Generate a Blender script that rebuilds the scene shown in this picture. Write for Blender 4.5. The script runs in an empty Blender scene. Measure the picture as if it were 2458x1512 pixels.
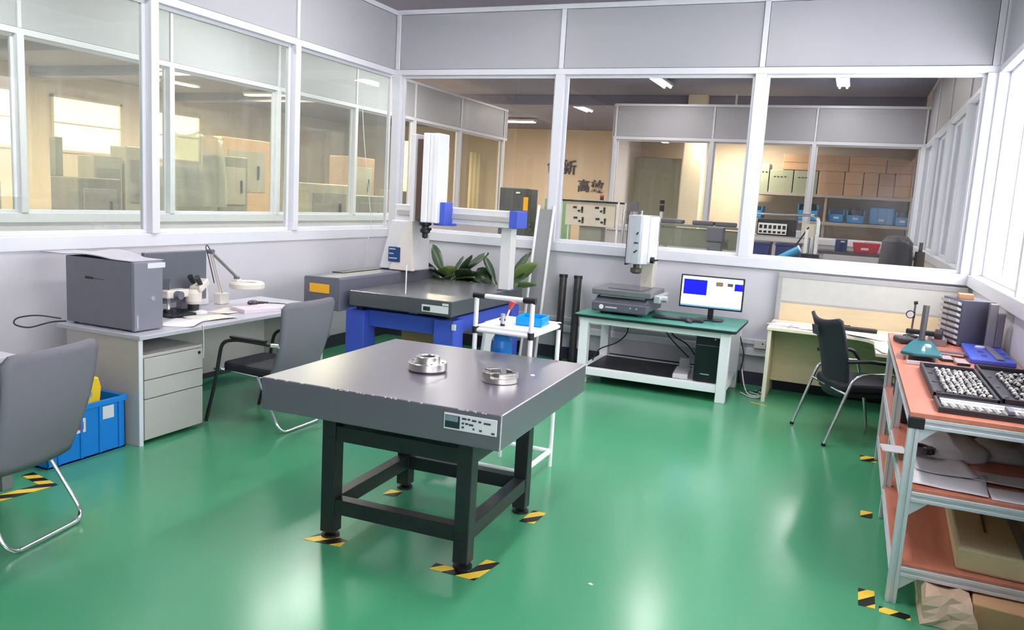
import bpy, math, random
from mathutils import Vector, Matrix
random.seed(7)
SC = bpy.context.scene
COL = SC.collection

# ------------------------------------------------------------------ camera
F_PX, YAW, PITCH, ROLL, CAM_H = 1920.35, -0.3954, -0.146, 0.0591, 1.7072
_cy, _sy, _cp, _sp = math.cos(YAW), math.sin(YAW), math.cos(PITCH), math.sin(PITCH)
_f = Vector((_sy * _cp, _cy * _cp, _sp))
_r = Vector((_cy, -_sy, 0))
_u = _r.cross(_f)
_r2 = _r * math.cos(ROLL) + _u * math.sin(ROLL)
_u2 = _u * math.cos(ROLL) - _r * math.sin(ROLL)
cam_data = bpy.data.cameras.new('camera')
cam_data.sensor_width = 36.0
cam_data.lens = F_PX * 36.0 / 2458.0
cam_data.clip_start = 0.05
cam_data.clip_end = 200
cam = bpy.data.objects.new('camera', cam_data)
COL.objects.link(cam)
cam.matrix_world = Matrix(((_r2.x, _u2.x, -_f.x, 0), (_r2.y, _u2.y, -_f.y, 0), (_r2.z, _u2.z, -_f.z, CAM_H), (0, 0, 0, 1)))
SC.camera = cam

# ------------------------------------------------------------------ world and exposure
world = bpy.data.worlds.new('overcast_sky')
SC.world = world
world.use_nodes = True
wn = world.node_tree
wn.nodes['Background'].inputs['Color'].default_value = (0.97, 0.94, 1.0, 1)
wn.nodes['Background'].inputs['Strength'].default_value = 9.5
SC.view_settings.view_transform = 'Standard'
SC.view_settings.look = 'None'
SC.view_settings.gamma = 1.0
SC.view_settings.use_curve_mapping = False
SC.view_settings.exposure = 0.22
cy_ = SC.cycles
cy_.max_bounces = 6; cy_.diffuse_bounces = 3; cy_.glossy_bounces = 2; cy_.transmission_bounces = 3; cy_.transparent_max_bounces = 14
cy_.caustics_reflective = False; cy_.caustics_refractive = False
cy_.use_adaptive_sampling = True; cy_.adaptive_threshold = 0.08; cy_.adaptive_min_samples = 16
ROOM_FILL_W = 30.0
HALL_LAMP_W = 85.0
WARM_LAMP_W = 330.0

# ------------------------------------------------------------------ materials
def lin(c):
    c = c / 255.0
    return c / 12.92 if c <= 0.04045 else ((c + 0.055) / 1.055) ** 2.4

MATS = {}
def mat(name, rgb, rough=0.5, metal=0.0, var=0.04, scale=12.0, bump=0.0, bscale=200.0, spec=0.5, coat=0.0, emit=0.0, stretch=None, rvar=0.0):
    """procedural principled material: base colour varied by noise, optional noise bump"""
    if name in MATS:
        return MATS[name]
    m = bpy.data.materials.new(name)
    m.use_nodes = True
    nt = m.node_tree
    b = nt.nodes['Principled BSDF']
    col = tuple(lin(v) for v in rgb)
    tc = nt.nodes.new('ShaderNodeTexCoord')
    src = tc.outputs['Object']
    if stretch:
        mp = nt.nodes.new('ShaderNodeMapping')
        mp.inputs['Scale'].default_value = stretch
        nt.links.new(src, mp.inputs['Vector'])
        src = mp.outputs['Vector']
    nz = nt.nodes.new('ShaderNodeTexNoise')
    nz.inputs['Scale'].default_value = scale
    nz.inputs['Detail'].default_value = 4
    nt.links.new(src, nz.inputs['Vector'])
    rp = nt.nodes.new('ShaderNodeMix')
    rp.data_type = 'RGBA'
    rp.inputs['A'].default_value = tuple(max(0, c * (1 - var * 2)) for c in col) + (1,)
    rp.inputs['B'].default_value = tuple(min(1, c * (1 + var * 2)) for c in col) + (1,)
    nt.links.new(nz.outputs['Fac'], rp.inputs['Factor'])
    nt.links.new(rp.outputs['Result'], b.inputs['Base Color'])
    b.inputs['Roughness'].default_value = rough
    b.inputs['Metallic'].default_value = metal
    b.inputs['Specular IOR Level'].default_value = spec
    b.inputs['Coat Weight'].default_value = coat
    b.inputs['Coat Roughness'].default_value = 0.08
    if rvar:
        mr = nt.nodes.new('ShaderNodeMapRange')
        mr.inputs['To Min'].default_value = rough - rvar
        mr.inputs['To Max'].default_value = rough + rvar
        nt.links.new(nz.outputs['Fac'], mr.inputs['Value'])
        nt.links.new(mr.outputs['Result'], b.inputs['Roughness'])
    if bump:
        n2 = nt.nodes.new('ShaderNodeTexNoise')
        n2.inputs['Scale'].default_value = bscale
        nt.links.new(src, n2.inputs['Vector'])
        bp = nt.nodes.new('ShaderNodeBump')
        bp.inputs['Strength'].default_value = bump
        bp.inputs['Distance'].default_value = 0.002
        nt.links.new(n2.outputs['Fac'], bp.inputs['Height'])
        nt.links.new(bp.outputs['Normal'], b.inputs['Normal'])
    if emit:
        b.inputs['Emission Color'].default_value = col + (1,)
        b.inputs['Emission Strength'].default_value = emit
    MATS[name] = m
    return m

def glass_mat(name, tint, ior=1.45, rough=0.0, haze=0.0):
    if name in MATS:
        return MATS[name]
    m = bpy.data.materials.new(name)
    m.use_nodes = True
    nt = m.node_tree
    nt.nodes.remove(nt.nodes['Principled BSDF'])
    out = nt.nodes['Material Output']
    tr = nt.nodes.new('ShaderNodeBsdfTransparent')
    tr.inputs['Color'].default_value = tint + (1,)
    gl = nt.nodes.new('ShaderNodeBsdfGlossy')
    gl.inputs['Roughness'].default_value = rough
    lw_ = nt.nodes.new('ShaderNodeLayerWeight')
    lw_.inputs['Blend'].default_value = 0.5
    pw = nt.nodes.new('ShaderNodeMath'); pw.operation = 'POWER'; pw.inputs[1].default_value = 5.0
    nt.links.new(lw_.outputs['Facing'], pw.inputs[0])
    fr = nt.nodes.new('ShaderNodeMath'); fr.operation = 'MULTIPLY_ADD'
    fr.inputs[1].default_value = 0.95; fr.inputs[2].default_value = ((ior - 1) / (ior + 1)) ** 2
    nt.links.new(pw.outputs[0], fr.inputs[0])
    mx = nt.nodes.new('ShaderNodeMixShader')
    nt.links.new(fr.outputs[0], mx.inputs['Fac'])
    nt.links.new(tr.outputs['BSDF'], mx.inputs[1])
    nt.links.new(gl.outputs['BSDF'], mx.inputs[2])
    last = mx
    if haze:
        # pale diffuse layer paints the milky haze of room reflections into the pane
        df = nt.nodes.new('ShaderNodeBsdfDiffuse')
        df.inputs['Color'].default_value = (0.86, 0.88, 0.86, 1)
        tl = nt.nodes.new('ShaderNodeBsdfTranslucent')
        tl.inputs['Color'].default_value = (0.86, 0.88, 0.86, 1)
        ma = nt.nodes.new('ShaderNodeMixShader'); ma.inputs['Fac'].default_value = 0.4
        nt.links.new(df.outputs['BSDF'], ma.inputs[1]); nt.links.new(tl.outputs['BSDF'], ma.inputs[2])
        mb_ = nt.nodes.new('ShaderNodeMixShader')
        nz = nt.nodes.new('ShaderNodeTexNoise'); nz.inputs['Scale'].default_value = 0.9
        mr = nt.nodes.new('ShaderNodeMapRange'); mr.inputs['To Min'].default_value = haze * .6; mr.inputs['To Max'].default_value = haze * 1.4
        nt.links.new(nz.outputs['Fac'], mr.inputs['Value']); nt.links.new(mr.outputs['Result'], mb_.inputs['Fac'])
        nt.links.new(mx.outputs['Shader'], mb_.inputs[1]); nt.links.new(ma.outputs['Shader'], mb_.inputs[2])
        last = mb_
    nt.links.new(last.outputs['Shader'], out.inputs['Surface'])
    MATS[name] = m
    return m

def plastic_film(name, rgb, alpha):
    if name in MATS:
        return MATS[name]
    m = mat(name, rgb, rough=0.25, var=0.05, scale=30, bump=0.6, bscale=25)
    m.node_tree.nodes['Principled BSDF'].inputs['Alpha'].default_value = alpha
    return m

def stripe_mat(name, c1, c2, period=0.07, ang=45):
    """diagonal two-colour tape"""
    if name in MATS:
        return MATS[name]
    m = bpy.data.materials.new(name)
    m.use_nodes = True
    nt = m.node_tree
    b = nt.nodes['Principled BSDF']
    tc = nt.nodes.new('ShaderNodeTexCoord')
    mp = nt.nodes.new('ShaderNodeMapping')
    mp.inputs['Rotation'].default_value = (0, 0, math.radians(ang))
    nt.links.new(tc.outputs['Object'], mp.inputs['Vector'])
    sx = nt.nodes.new('ShaderNodeSeparateXYZ')
    nt.links.new(mp.outputs['Vector'], sx.inputs['Vector'])
    dv = nt.nodes.new('ShaderNodeMath'); dv.operation = 'DIVIDE'; dv.inputs[1].default_value = period
    nt.links.new(sx.outputs['X'], dv.inputs[0])
    fr = nt.nodes.new('ShaderNodeMath'); fr.operation = 'FRACT'
    nt.links.new(dv.outputs[0], fr.inputs[0])
    gt = nt.nodes.new('ShaderNodeMath'); gt.operation = 'GREATER_THAN'; gt.inputs[1].default_value = 0.5
    nt.links.new(fr.outputs[0], gt.inputs[0])
    mx = nt.nodes.new('ShaderNodeMix'); mx.data_type = 'RGBA'
    mx.inputs['A'].default_value = tuple(lin(v) for v in c1) + (1,)
    mx.inputs['B'].default_value = tuple(lin(v) for v in c2) + (1,)
    nt.links.new(gt.outputs[0], mx.inputs['Factor'])
    nt.links.new(mx.outputs['Result'], b.inputs['Base Color'])
    b.inputs['Roughness'].default_value = 0.4
    MATS[name] = m
    return m

WALL = mat('wall_paint_white', (210, 207, 214), 0.55, var=0.015, scale=3)
PANEL = mat('upper_panel_white', (178, 178, 184), 0.45, var=0.015, scale=2)
FRAME = mat('frame_white_aluminium', (226, 227, 234), 0.35, var=0.01)
FLOOR = mat('floor_green_epoxy', (74, 154, 112), 0.22, var=0.03, scale=0.8, spec=0.75)
CEIL = mat('ceiling_grey', (142, 142, 162), 0.8, var=0.04, scale=1)
GLASS = glass_mat('back_partition_glass', (0.92, 0.92, 0.91), haze=0.0)
GLASS_L = glass_mat('left_partition_glass', (0.865, 0.905, 0.885), haze=0.08)
GLASS_CLR = glass_mat('outer_window_glass', (0.97, 0.98, 0.98))
SKIRT = mat('skirting_dark', (62, 62, 78), 0.5)
CHROME = mat('chrome_steel', (235, 238, 240), 0.12, 1.0, var=0.01)
STEEL = mat('brushed_steel', (205, 202, 198), 0.28, 1.0, var=0.05, scale=40)
ALU = mat('aluminium_profile', (222, 222, 230), 0.35, 0.35, var=0.03)
BLACK = mat('black_plastic', (30, 30, 34), 0.45, var=0.05)
BLACKM = mat('black_painted_steel', (36, 38, 42), 0.38, var=0.12, scale=9)
DGREY = mat('dark_grey_plastic', (118, 117, 130), 0.45, var=0.03)
GRAN = mat('black_granite', (96, 90, 104), 0.32, var=0.08, scale=160, bump=0.03, spec=1.0, coat=0.8)
MATS['black_granite'].node_tree.nodes['Principled BSDF'].inputs['Coat IOR'].default_value = 1.55
MATS['black_granite'].node_tree.nodes['Principled BSDF'].inputs['Coat Roughness'].default_value = 0.3
GRANS = mat('granite_dark_machine', (86, 89, 94), 0.22, var=0.08, scale=160)
DESKG = mat('desk_laminate_grey', (194, 189, 187), 0.42, var=0.015, scale=4)
DESKT = mat('desk_top_pale_grey', (188, 187, 197), 0.35, var=0.015, scale=4)
BEIGE = mat('desk_laminate_beige', (226, 206, 168), 0.42, var=0.04, scale=5, stretch=(1, 8, 8))
CREAM = mat('desk_edge_cream', (238, 228, 205), 0.4, var=0.02)
MESHB = mat('chair_mesh_grey', (116, 113, 124), 0.7, var=0.05, scale=300, bump=0.5, bscale=500)
MESHK = mat('chair_mesh_black', (44, 43, 54), 0.7, var=0.05, scale=300, bump=0.5, bscale=500)
SEATB = mat('chair_seat_black', (38, 37, 46), 0.6, var=0.05, scale=200, bump=0.4, bscale=400)
WHITEP = mat('white_plastic', (238, 238, 236), 0.4, var=0.01)
OFFW = mat('off_white_plastic', (222, 216, 206), 0.42, var=0.02)
WENAM = mat('white_enamel_steel', (243, 243, 245), 0.35, var=0.01)
PAPER = mat('paper_white', (226, 224, 228), 0.75, var=0.02, scale=20)
PAPERG = mat('paper_grey', (206, 202, 208), 0.75, var=0.03, scale=20)
BLUE = mat('machine_blue', (72, 96, 206), 0.38, var=0.03)
BLUEB = mat('crate_blue', (22, 132, 222), 0.38, var=0.03)
BLUEL = mat('bin_blue', (30, 140, 214), 0.4, var=0.04)
NAVY = mat('navy_plastic', (44, 58, 112), 0.45)
YEL = mat('yellow_plastic', (246, 204, 40), 0.45)
YELP = mat('yellow_plate', (246, 178, 32), 0.4)
MGREY = mat('machine_cover_grey', (104, 104, 118), 0.42, var=0.03)
MWHITE = mat('machine_cover_white', (222, 220, 222), 0.4, var=0.02)
SILVER = mat('satin_silver', (214, 217, 224), 0.25, 0.5, var=0.02)
GREENT = mat('green_rubber_top', (58, 142, 124), 0.4, var=0.05, scale=6)
ORANGE = mat('orange_wood_board', (206, 128, 104), 0.28, var=0.10, scale=6, stretch=(6, 1, 6), spec=0.55)
CARD = mat('cardboard', (204, 160, 118), 0.75, var=0.05, scale=10)
CARDP = mat('cardboard_pale', (214, 192, 152), 0.7, var=0.04, scale=10)
LEAF = mat('leaf_green', (58, 82, 56), 0.4, var=0.25, scale=9)
LEAFL = mat('leaf_light_green', (118, 140, 74), 0.4, var=0.2, scale=9)
TERRA = mat('plant_pot_grey', (90, 88, 86), 0.6)
TEAL = mat('teal_enamel', (30, 108, 116), 0.35, var=0.04)
CABLE = mat('cable_black', (38, 38, 42), 0.5)
CABLEW = mat('cable_white', (220, 220, 216), 0.5)
RED = mat('red_plastic', (206, 44, 62), 0.4)
TAPE = stripe_mat('hazard_tape', (22, 22, 22), (246, 206, 60), 0.11, 40)
GREENG = mat('sage_cabinet', (150, 156, 136), 0.5)
WARMW = mat('warm_cream_wall', (222, 206, 186), 0.6, var=0.02, scale=1)

# ------------------------------------------------------------------ mesh builder
WLOC = {}
class MB:
    def __init__(self):
        self.v = []; self.f = []; self.s = []
    def add(self, vs, fs, smooth=False):
        n = len(self.v)
        self.v += [tuple(p) for p in vs]
        self.f += [tuple(i + n for i in q) for q in fs]
        self.s += [smooth] * len(fs)
        return self
    def box(self, x0, x1, y0, y1, z0, z1):
        if x0 > x1: x0, x1 = x1, x0
        if y0 > y1: y0, y1 = y1, y0
        if z0 > z1: z0, z1 = z1, z0
        vs = [(x0, y0, z0), (x1, y0, z0), (x1, y1, z0), (x0, y1, z0), (x0, y0, z1), (x1, y0, z1), (x1, y1, z1), (x0, y1, z1)]
        return self.add(vs, [(3, 2, 1, 0), (4, 5, 6, 7), (0, 1, 5, 4), (1, 2, 6, 5), (2, 3, 7, 6), (3, 0, 4, 7)])
    def cbox(self, c, s, rz=0.0, rx=0.0, ry=0.0):
        M = Matrix.Rotation(rz, 3, 'Z') @ Matrix.Rotation(ry, 3, 'Y') @ Matrix.Rotation(rx, 3, 'X')
        hx, hy, hz = s[0] / 2, s[1] / 2, s[2] / 2
        vs = []
        for z in (-hz, hz):
            for (x, y) in ((-hx, -hy), (hx, -hy), (hx, hy), (-hx, hy)):
                vs.append(tuple(Vector(c) + M @ Vector((x, y, z))))
        return self.add(vs, [(3, 2, 1, 0), (4, 5, 6, 7), (0, 1, 5, 4), (1, 2, 6, 5), (2, 3, 7, 6), (3, 0, 4, 7)])
    def prism(self, poly, z0, z1):
        """polygon in xy (counter-clockwise) extruded in z"""
        n = len(poly)
        vs = [(x, y, z0) for x, y in poly] + [(x, y, z1) for x, y in poly]
        fs = [tuple(range(n - 1, -1, -1)), tuple(range(n, 2 * n))]
        fs += [(i, (i + 1) % n, n + (i + 1) % n, n + i) for i in range(n)]
        return self.add(vs, fs)
    def prism_axis(self, poly, a0, a1, axis):
        """polygon of (p,q) extruded along an axis: 'x' -> (y,z), 'y' -> (x,z)"""
        n = len(poly)
        def P(p, q, a):
            return (a, p, q) if axis == 'x' else (p, a, q)
        vs = [P(p, q, a0) for p, q in poly] + [P(p, q, a1) for p, q in poly]
        fs = [tuple(range(n - 1, -1, -1)), tuple(range(n, 2 * n))]
        fs += [(i, (i + 1) % n, n + (i + 1) % n, n + i) for i in range(n)]
        return self.add(vs, fs)
    def cyl(self, p0, p1, r0, r1=None, n=16, caps=True):
        r1 = r0 if r1 is None else r1
        a, b = Vector(p0), Vector(p1)
        d = (b - a).normalized()
        t = Vector((0, 0, 1)) if abs(d.z) < 0.9 else Vector((1, 0, 0))
        e1 = d.cross(t).normalized(); e2 = d.cross(e1)
        vs = []
        for c, r in ((a, r0), (b, r1)):
            for i in range(n):
                w = 2 * math.pi * i / n
                vs.append(tuple(c + e1 * (r * math.cos(w)) + e2 * (r * math.sin(w))))
        fs = [(i, (i + 1) % n, n + (i + 1) % n, n + i) for i in range(n)]
        self.add(vs, fs, True)
        if caps:
            self.add(vs[:n], [tuple(range(n - 1, -1, -1))])
            self.add(vs[n:], [tuple(range(n))])
        return self
    def lathe(self, prof, c=(0, 0, 0), n=28):
        """profile of (r,z), revolved about vertical axis at c"""
        for (ra, za), (rb, zb) in zip(prof[:-1], prof[1:]):
            vs = []
            for r, z in ((ra, za), (rb, zb)):
                for i in range(n):
                    w = 2 * math.pi * i / n
                    vs.append((c[0] + r * math.cos(w), c[1] + r * math.sin(w), c[2] + z))
            self.add(vs, [(i, (i + 1) % n, n + (i + 1) % n, n + i) for i in range(n)], True)
        return self
    def tube(self, pts, r, n=8, fillet=0.0, closed=False, seg=5):
        pts = [Vector(p) for p in pts]
        if fillet > 0 and len(pts) > 2:
            q = [pts[0]]
            for i in range(1, len(pts) - 1):
                a, b, c = pts[i - 1], pts[i], pts[i + 1]
                la, lc = (a - b).length, (c - b).length
                ra = min(fillet, la * 0.49, lc * 0.49)
                s = b + (a - b).normalized() * ra
                e = b + (c - b).normalized() * ra
                for k in range(seg + 1):
                    t = k / seg
                    q.append(s * (1 - t) ** 2 + b * (2 * t * (1 - t)) + e * t * t)
            q.append(pts[-1])
            pts = q
        m = len(pts)
        rings = []
        prev = None
        for i in range(m):
            if closed:
                d = (pts[(i + 1) % m] - pts[i - 1]).normalized()
            else:
                d = (pts[min(i + 1, m - 1)] - pts[max(i - 1, 0)]).normalized()
            if prev is None:
                t = Vector((0, 0, 1)) if abs(d.z) < 0.9 else Vector((1, 0, 0))
                e1 = d.cross(t).normalized()
            else:
                e1 = (prev - d * prev.dot(d)).normalized()
            prev = e1
            e2 = d.cross(e1)
            rings.append([tuple(pts[i] + e1 * (r * math.cos(2 * math.pi * j / n)) + e2 * (r * math.sin(2 * math.pi * j / n))) for j in range(n)])
        vs = [p for rg in rings for p in rg]
        fs = []
        last = m if closed else m - 1
        for i in range(last):
            i2 = (i + 1) % m
            for j in range(n):
                j2 = (j + 1) % n
                fs.append((i * n + j, i * n + j2, i2 * n + j2, i2 * n + j))
        self.add(vs, fs, True)
        if not closed:
            self.add(rings[0], [tuple(range(n - 1, -1, -1))])
            self.add(rings[-1], [tuple(range(n))])
        return self
    def sheet(self, fn, nu, nv, th=0.0):
        """surface fn(u,v)->xyz on a grid; th adds thickness along -normal (approx by z)"""
        vs = [fn(i / nu, j / nv) for j in range(nv + 1) for i in range(nu + 1)]
        fs = []
        for j in range(nv):
            for i in range(nu):
                a = j * (nu + 1) + i
                fs.append((a, a + 1, a + nu + 2, a + nu + 1))
        self.add(vs, fs, True)
        return self
    def build(self, name, material, parent=None, bevel=0.0, local=False, seg=2, solid=0.0):
        off = Vector((0, 0, 0))
        if parent is not None and not local:
            off = WLOC.get(parent.name, Vector((0, 0, 0)))
        me = bpy.data.meshes.new(name)
        me.from_pydata([(x - off.x, y - off.y, z - off.z) for x, y, z in self.v], [], self.f)
        me.polygons.foreach_set('use_smooth', self.s)
        me.update()
        if material is not None:
            me.materials.append(material)
        o = bpy.data.objects.new(name, me)
        COL.objects.link(o)
        if parent is not None:
            o.parent = parent
        WLOC[o.name] = off
        if solid:
            md = o.modifiers.new('thickness', 'SOLIDIFY'); md.thickness = solid; md.offset = 0
        if bevel:
            md = o.modifiers.new('edge', 'BEVEL'); md.width = bevel; md.segments = seg; md.limit_method = 'ANGLE'; md.angle_limit = math.radians(50)
            md.harden_normals = False
        return o

def box(name, m, x0, x1, y0, y1, z0, z1, parent=None, bevel=0.0, local=False):
    return MB().box(x0, x1, y0, y1, z0, z1).build(name, m, parent, bevel, local)

def thing(name, label, cat, loc, rz=0.0, group=None):
    o = bpy.data.objects.new(name, None)
    o.empty_display_size = 0.1
    COL.objects.link(o)
    o.location = loc
    o.rotation_euler = (0, 0, rz)
    WLOC[o.name] = Vector(loc)
    o['label'] = label
    o['category'] = cat
    if group: o['group'] = group
    return o

def tag(o, label, cat, group=None):
    o['label'] = label
    o['category'] = cat
    if group: o['group'] = group
    return o

def struct(o):
    o['kind'] = 'structure'
    return o

def rebase(o, loc):
    """put a single-mesh thing's origin at loc"""
    d = Vector(loc)
    for v in o.data.vertices:
        v.co -= d
    o.location = d
    return o

def dup(root, loc=None, rz=None, label=None):
    r = root.copy(); COL.objects.link(r)
    if loc is not None: r.location = loc
    if rz is not None: r.rotation_euler = (0, 0, rz)
    if label: r['label'] = label
    for ch in list(root.children):
        c = ch.copy(); COL.objects.link(c); c.parent = r
        for g in list(ch.children):
            d = g.copy(); COL.objects.link(d); d.parent = c
    return r

def rrect(x0, x1, y0, y1, r, n=5):
    out = []
    for cx, cy, a0 in ((x1 - r, y0 + r, -90), (x1 - r, y1 - r, 0), (x0 + r, y1 - r, 90), (x0 + r, y0 + r, 180)):
        for i in range(n + 1):
            a = math.radians(a0 + 90 * i / n)
            out.append((cx + r * math.cos(a), cy + r * math.sin(a)))
    return out

# ------------------------------------------------------------------ the setting
XL, XR, YB = -5.033, 1.019, 8.15
ZS, ZT, ZTOP, ZC = 1.263, 3.006, 3.716, 4.05
XC, YF = -7.75, 16.2          # corridor partition, far partition
struct(box('floor', FLOOR, -5.12, 1.2, -4.2, 8.24, -0.06, 0))
struct(box('floor_hall', mat('hall_floor_grey', (150, 146, 140), .45, var=.03, scale=1), -20, -5.12, -4.2, 27, -0.06, 0))
struct(box('floor_back', mat('hall_floor_grey', (150, 146, 140), .45, var=.03, scale=1), -5.12, 1.3, 8.24, 27, -0.06, 0))
struct(box('ceiling', CEIL, -20, 1.3, -4.2, 27, ZC, ZC + 0.08))
WIN = [0]

def partition(name, axis, fixed, s0, s1, mulls, sign, frame=FRAME, panel=PANEL, wall=WALL, mw=0.075, protr=0.05, recess=0.09, sash=None, glass=GLASS, ztop=ZTOP, upper_split=True):
    """glazed partition: solid lower wall, sill, mullions, transom, one pane per bay, upper panel per bay.
    axis 'x': wall lies at x = fixed and runs along y; axis 'y': lies at y = fixed and runs along x.
    sign is the direction of the room-side normal."""
    def B(mb, a0, a1, n0, n1, z0, z1):
        if axis == 'x':
            return mb.box(fixed + sign * n0, fixed + sign * n1, a0, a1, z0, z1)
        return mb.box(a0, a1, fixed + sign * n0, fixed + sign * n1, z0, z1)
    root = B(MB(), s0, s1, -recess, 0, 0, ZS - 0.10).build(name, wall)
    struct(root)
    B(MB(), s0, s1, -recess, protr, ZS - 0.10, ZS).build('sill', frame, root, 0.006)
    B(MB(), s0, s1, -recess, 0.018, ZT, ZT + 0.06).build('transom', frame, root, 0.004)
    B(MB(), s0, s1, -recess, 0.018, ztop - 0.05, ztop).build('top_rail', frame, root, 0.004)
    edges = [s0] + list(mulls) + [s1]
    for m in mulls:
        B(MB(), m - mw / 2, m + mw / 2, -recess, 0.03, ZS, ZT).build('mullion', frame, root, 0.005)
        B(MB(), m - mw / 4, m + mw / 4, -recess, 0.026, ZT + 0.06, ztop - 0.05).build('upper_mullion', frame, root, 0.004)
    for a, b in zip(edges[:-1], edges[1:]):
        a2 = a + (mw / 2 if a in mulls else 0)
        b2 = b - (mw / 2 if b in mulls else 0)
        if b2 - a2 < 0.1:
            continue
        B(MB(), a2 - mw / 4 + 0.004, b2 + mw / 4 - 0.004, -recess * 0.6, 0.008, ZT + 0.064, ztop - 0.054).build('upper_panel', panel, root, 0.004)
        WIN[0] += 1
        fr = MB()
        g0, g1 = -recess * 0.75, -recess * 0.35
        t = 0.03
        B(fr, a2, b2, g0, g1, ZS, ZS + t); B(fr, a2, b2, g0, g1, ZT - t, ZT)
        B(fr, a2, a2 + t, g0, g1, ZS + t, ZT - t); B(fr, b2 - t, b2, g0, g1, ZS + t, ZT - t)
        w = struct(fr.build('window_%d' % WIN[0], frame, None, 0.003))
        gm = (g0 + g1) / 2
        if sash:
            mid = (a2 + b2) / 2
            sb = MB(); B(sb, mid - 0.03, mid + 0.03, g0, g1 + 0.01, ZS + t, ZT - t)
            sb.build('sash_stile', frame, w, 0.003)
            B(MB(), a2 + t, mid, gm - 0.003, gm + 0.003, ZS + t, ZT - t).build('pane', glass, w)
            B(MB(), mid, b2 - t, gm - 0.003, gm + 0.003, ZS + t, ZT - t).build('pane', glass, w)
        else:
            B(MB(), a2 + t, b2 - t, gm - 0.003, gm + 0.003, ZS + t, ZT - t).build('pane', glass, w)
    return root

wall_left = partition('wall_left', 'x', XL, -4.0, YB, [-2.11, -0.41, 1.29, 2.99, 4.69, 6.39], 1, protr=0.012, glass=GLASS_L)
wall_back = partition('wall_back', 'y', YB, XL, XR, [-4.985, -3.005, -0.975, 0.96], -1, mw=0.10, protr=0.035)
wall_right = partition('wall_right', 'x', XR, -4.0, 8.16, [-0.2, 1.85, 3.9, 5.95, 8.12], -1, recess=0.16, sash=True, glass=GLASS_CLR, ztop=ZC)
wall_right_back = partition('wall_right_back', 'x', XR, 8.16, YF, [10.2, 12.3, 14.4], -1, recess=0.16, sash=True, glass=glass_mat('daylight_dimming_glass', (0.40, 0.42, 0.42)), ztop=ZC)  # dark tint invented to dim the daylight in these panes
wall_corr = partition('wall_corridor', 'x', XC, -4.0, 17.6, [-2.0, -0.1, 1.8, 3.68, 5.58, 7.49, 9.45, 11.39, 13.3, 15.2, 17.4], 1, protr=0.02, glass=glass_mat('corridor_glass', (0.90, 0.93, 0.915)))
wall_far = partition('wall_far', 'y', YF, -4.75, XR, [-4.70, -2.74, -0.86, 0.97], -1)
struct(box('wall_front', WALL, -20, 1.3, -4.2, -4.0, 0, ZC))
struct(box('wall_hall_end', WARMW, -20, 1.3, 26.0, 26.2, 0, ZC))
struct(box('wall_hall_left', WARMW, -18.2, -18.0, -4.2, 26, 0, ZC))
struct(box('wall_far_side', WALL, -4.79, -4.73, 16.25, 26, 0, ZTOP))
struct(box('wall_store_end', WARMW, -4.73, 1.0, 18.6, 18.7, 0, ZC))
struct(box('wall_right_far', WALL, 1.0, 1.2, 16.2, 26, 0, ZC))
struct(box('baseboard_back', SKIRT, XL, XR, YB - 0.014, YB, 0, 0.13))
struct(box('baseboard_left', SKIRT, XL, XL + 0.014, -4, YB, 0, 0.13))
struct(box('baseboard_right', SKIRT, XR - 0.014, XR, -4, YB, 0, 0.13))
# surface trunking on the back wall, two ducts
tr = struct(box('trim_1', FRAME, XL + 0.1, XR, YB - 0.045, YB, 0.30, 0.37, None, 0.006))
tr2 = struct(box('trim_2', FRAME, XL + 0.1, XR, YB - 0.03, YB, 0.41, 0.46, None, 0.006))
# ceiling beams seen above the partitions
for i, yb in enumerate((10.4, 13.2, 17.5)):
    struct(box('trim_%d' % (3 + i), CEIL, -20, 1.2, yb, yb + 0.3, ZC - 0.22, ZC, None, 0.01))

# ------------------------------------------------------------------ lamps
TUBE = mat('lamp_tube_lit', (255, 252, 244), 0.4, var=0.0, emit=14.0)
TUBEW = mat('lamp_tube_warm', (255, 226, 170), 0.4, var=0.0, emit=9.0)
def lamp(x, y, z, length, along, label, watts, colour, tube, group):
    t = thing('ceiling_lamp', label, 'lamp', (x, y, z), 0, group)
    L, wd = length / 2, 0.11
    def bb(m, a0, a1, b0, b1, z0, z1):
        return m.box(a0, a1, b0, b1, z0, z1) if along == 'x' else m.box(b0, b1, a0, a1, z0, z1)
    bb(MB(), -L, L, -wd, wd, 0.02, 0.07).build('housing', FRAME, t, 0.005, True)
    bb(MB(), -0.02, 0.02, -0.02, 0.02, 0.07, ZC - z + 0.001).build('hanger', FRAME, t, 0, True)
    for s in (-1, 1):
        m = MB()
        if along == 'x': m.cyl((-L + .03, s * .06, 0), (L - .03, s * .06, 0), 0.016, n=10)
        else: m.cyl((s * .06, -L + .03, 0), (s * .06, L - .03, 0), 0.016, n=10)
        m.build('tube', tube, t, 0, True)
        e = MB()
        for q in (-1, 1):
            bb(e, q * L - .03 * (q > 0), q * L + .03 * (q < 0), s * .06 - .02, s * .06 + .02, -0.01, 0.02)
        e.build('tube_holder', FRAME, t, 0, True)
    ld = bpy.data.lights.new('lamp_light', 'AREA')
    ld.shape = 'RECTANGLE'; ld.size = length * 0.95 if along == 'x' else 0.22; ld.size_y = 0.22 if along == 'x' else length * 0.95
    ld.energy = watts; ld.color = colour
    lo = bpy.data.objects.new('lamp_light', ld); COL.objects.link(lo); lo.parent = t; lo.location = (0, 0, -0.03)
    return t
k = 0
for y in (3.4, 6.2):  # unseen lamps, added to light the room
    for x in (-3.7, -0.7):
        k += 1
        lamp(x, y, 3.85, 1.25, 'y', ['unseen twin tube lamp added above the left chair', 'unseen twin tube lamp added above the bench side', 'unseen twin tube lamp added above the measuring machine', 'unseen twin tube lamp added above the green topped table'][k - 1], ROOM_FILL_W, (1.0, 0.955, 0.99), TUBE, 'added lamps of the measuring room')
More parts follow.
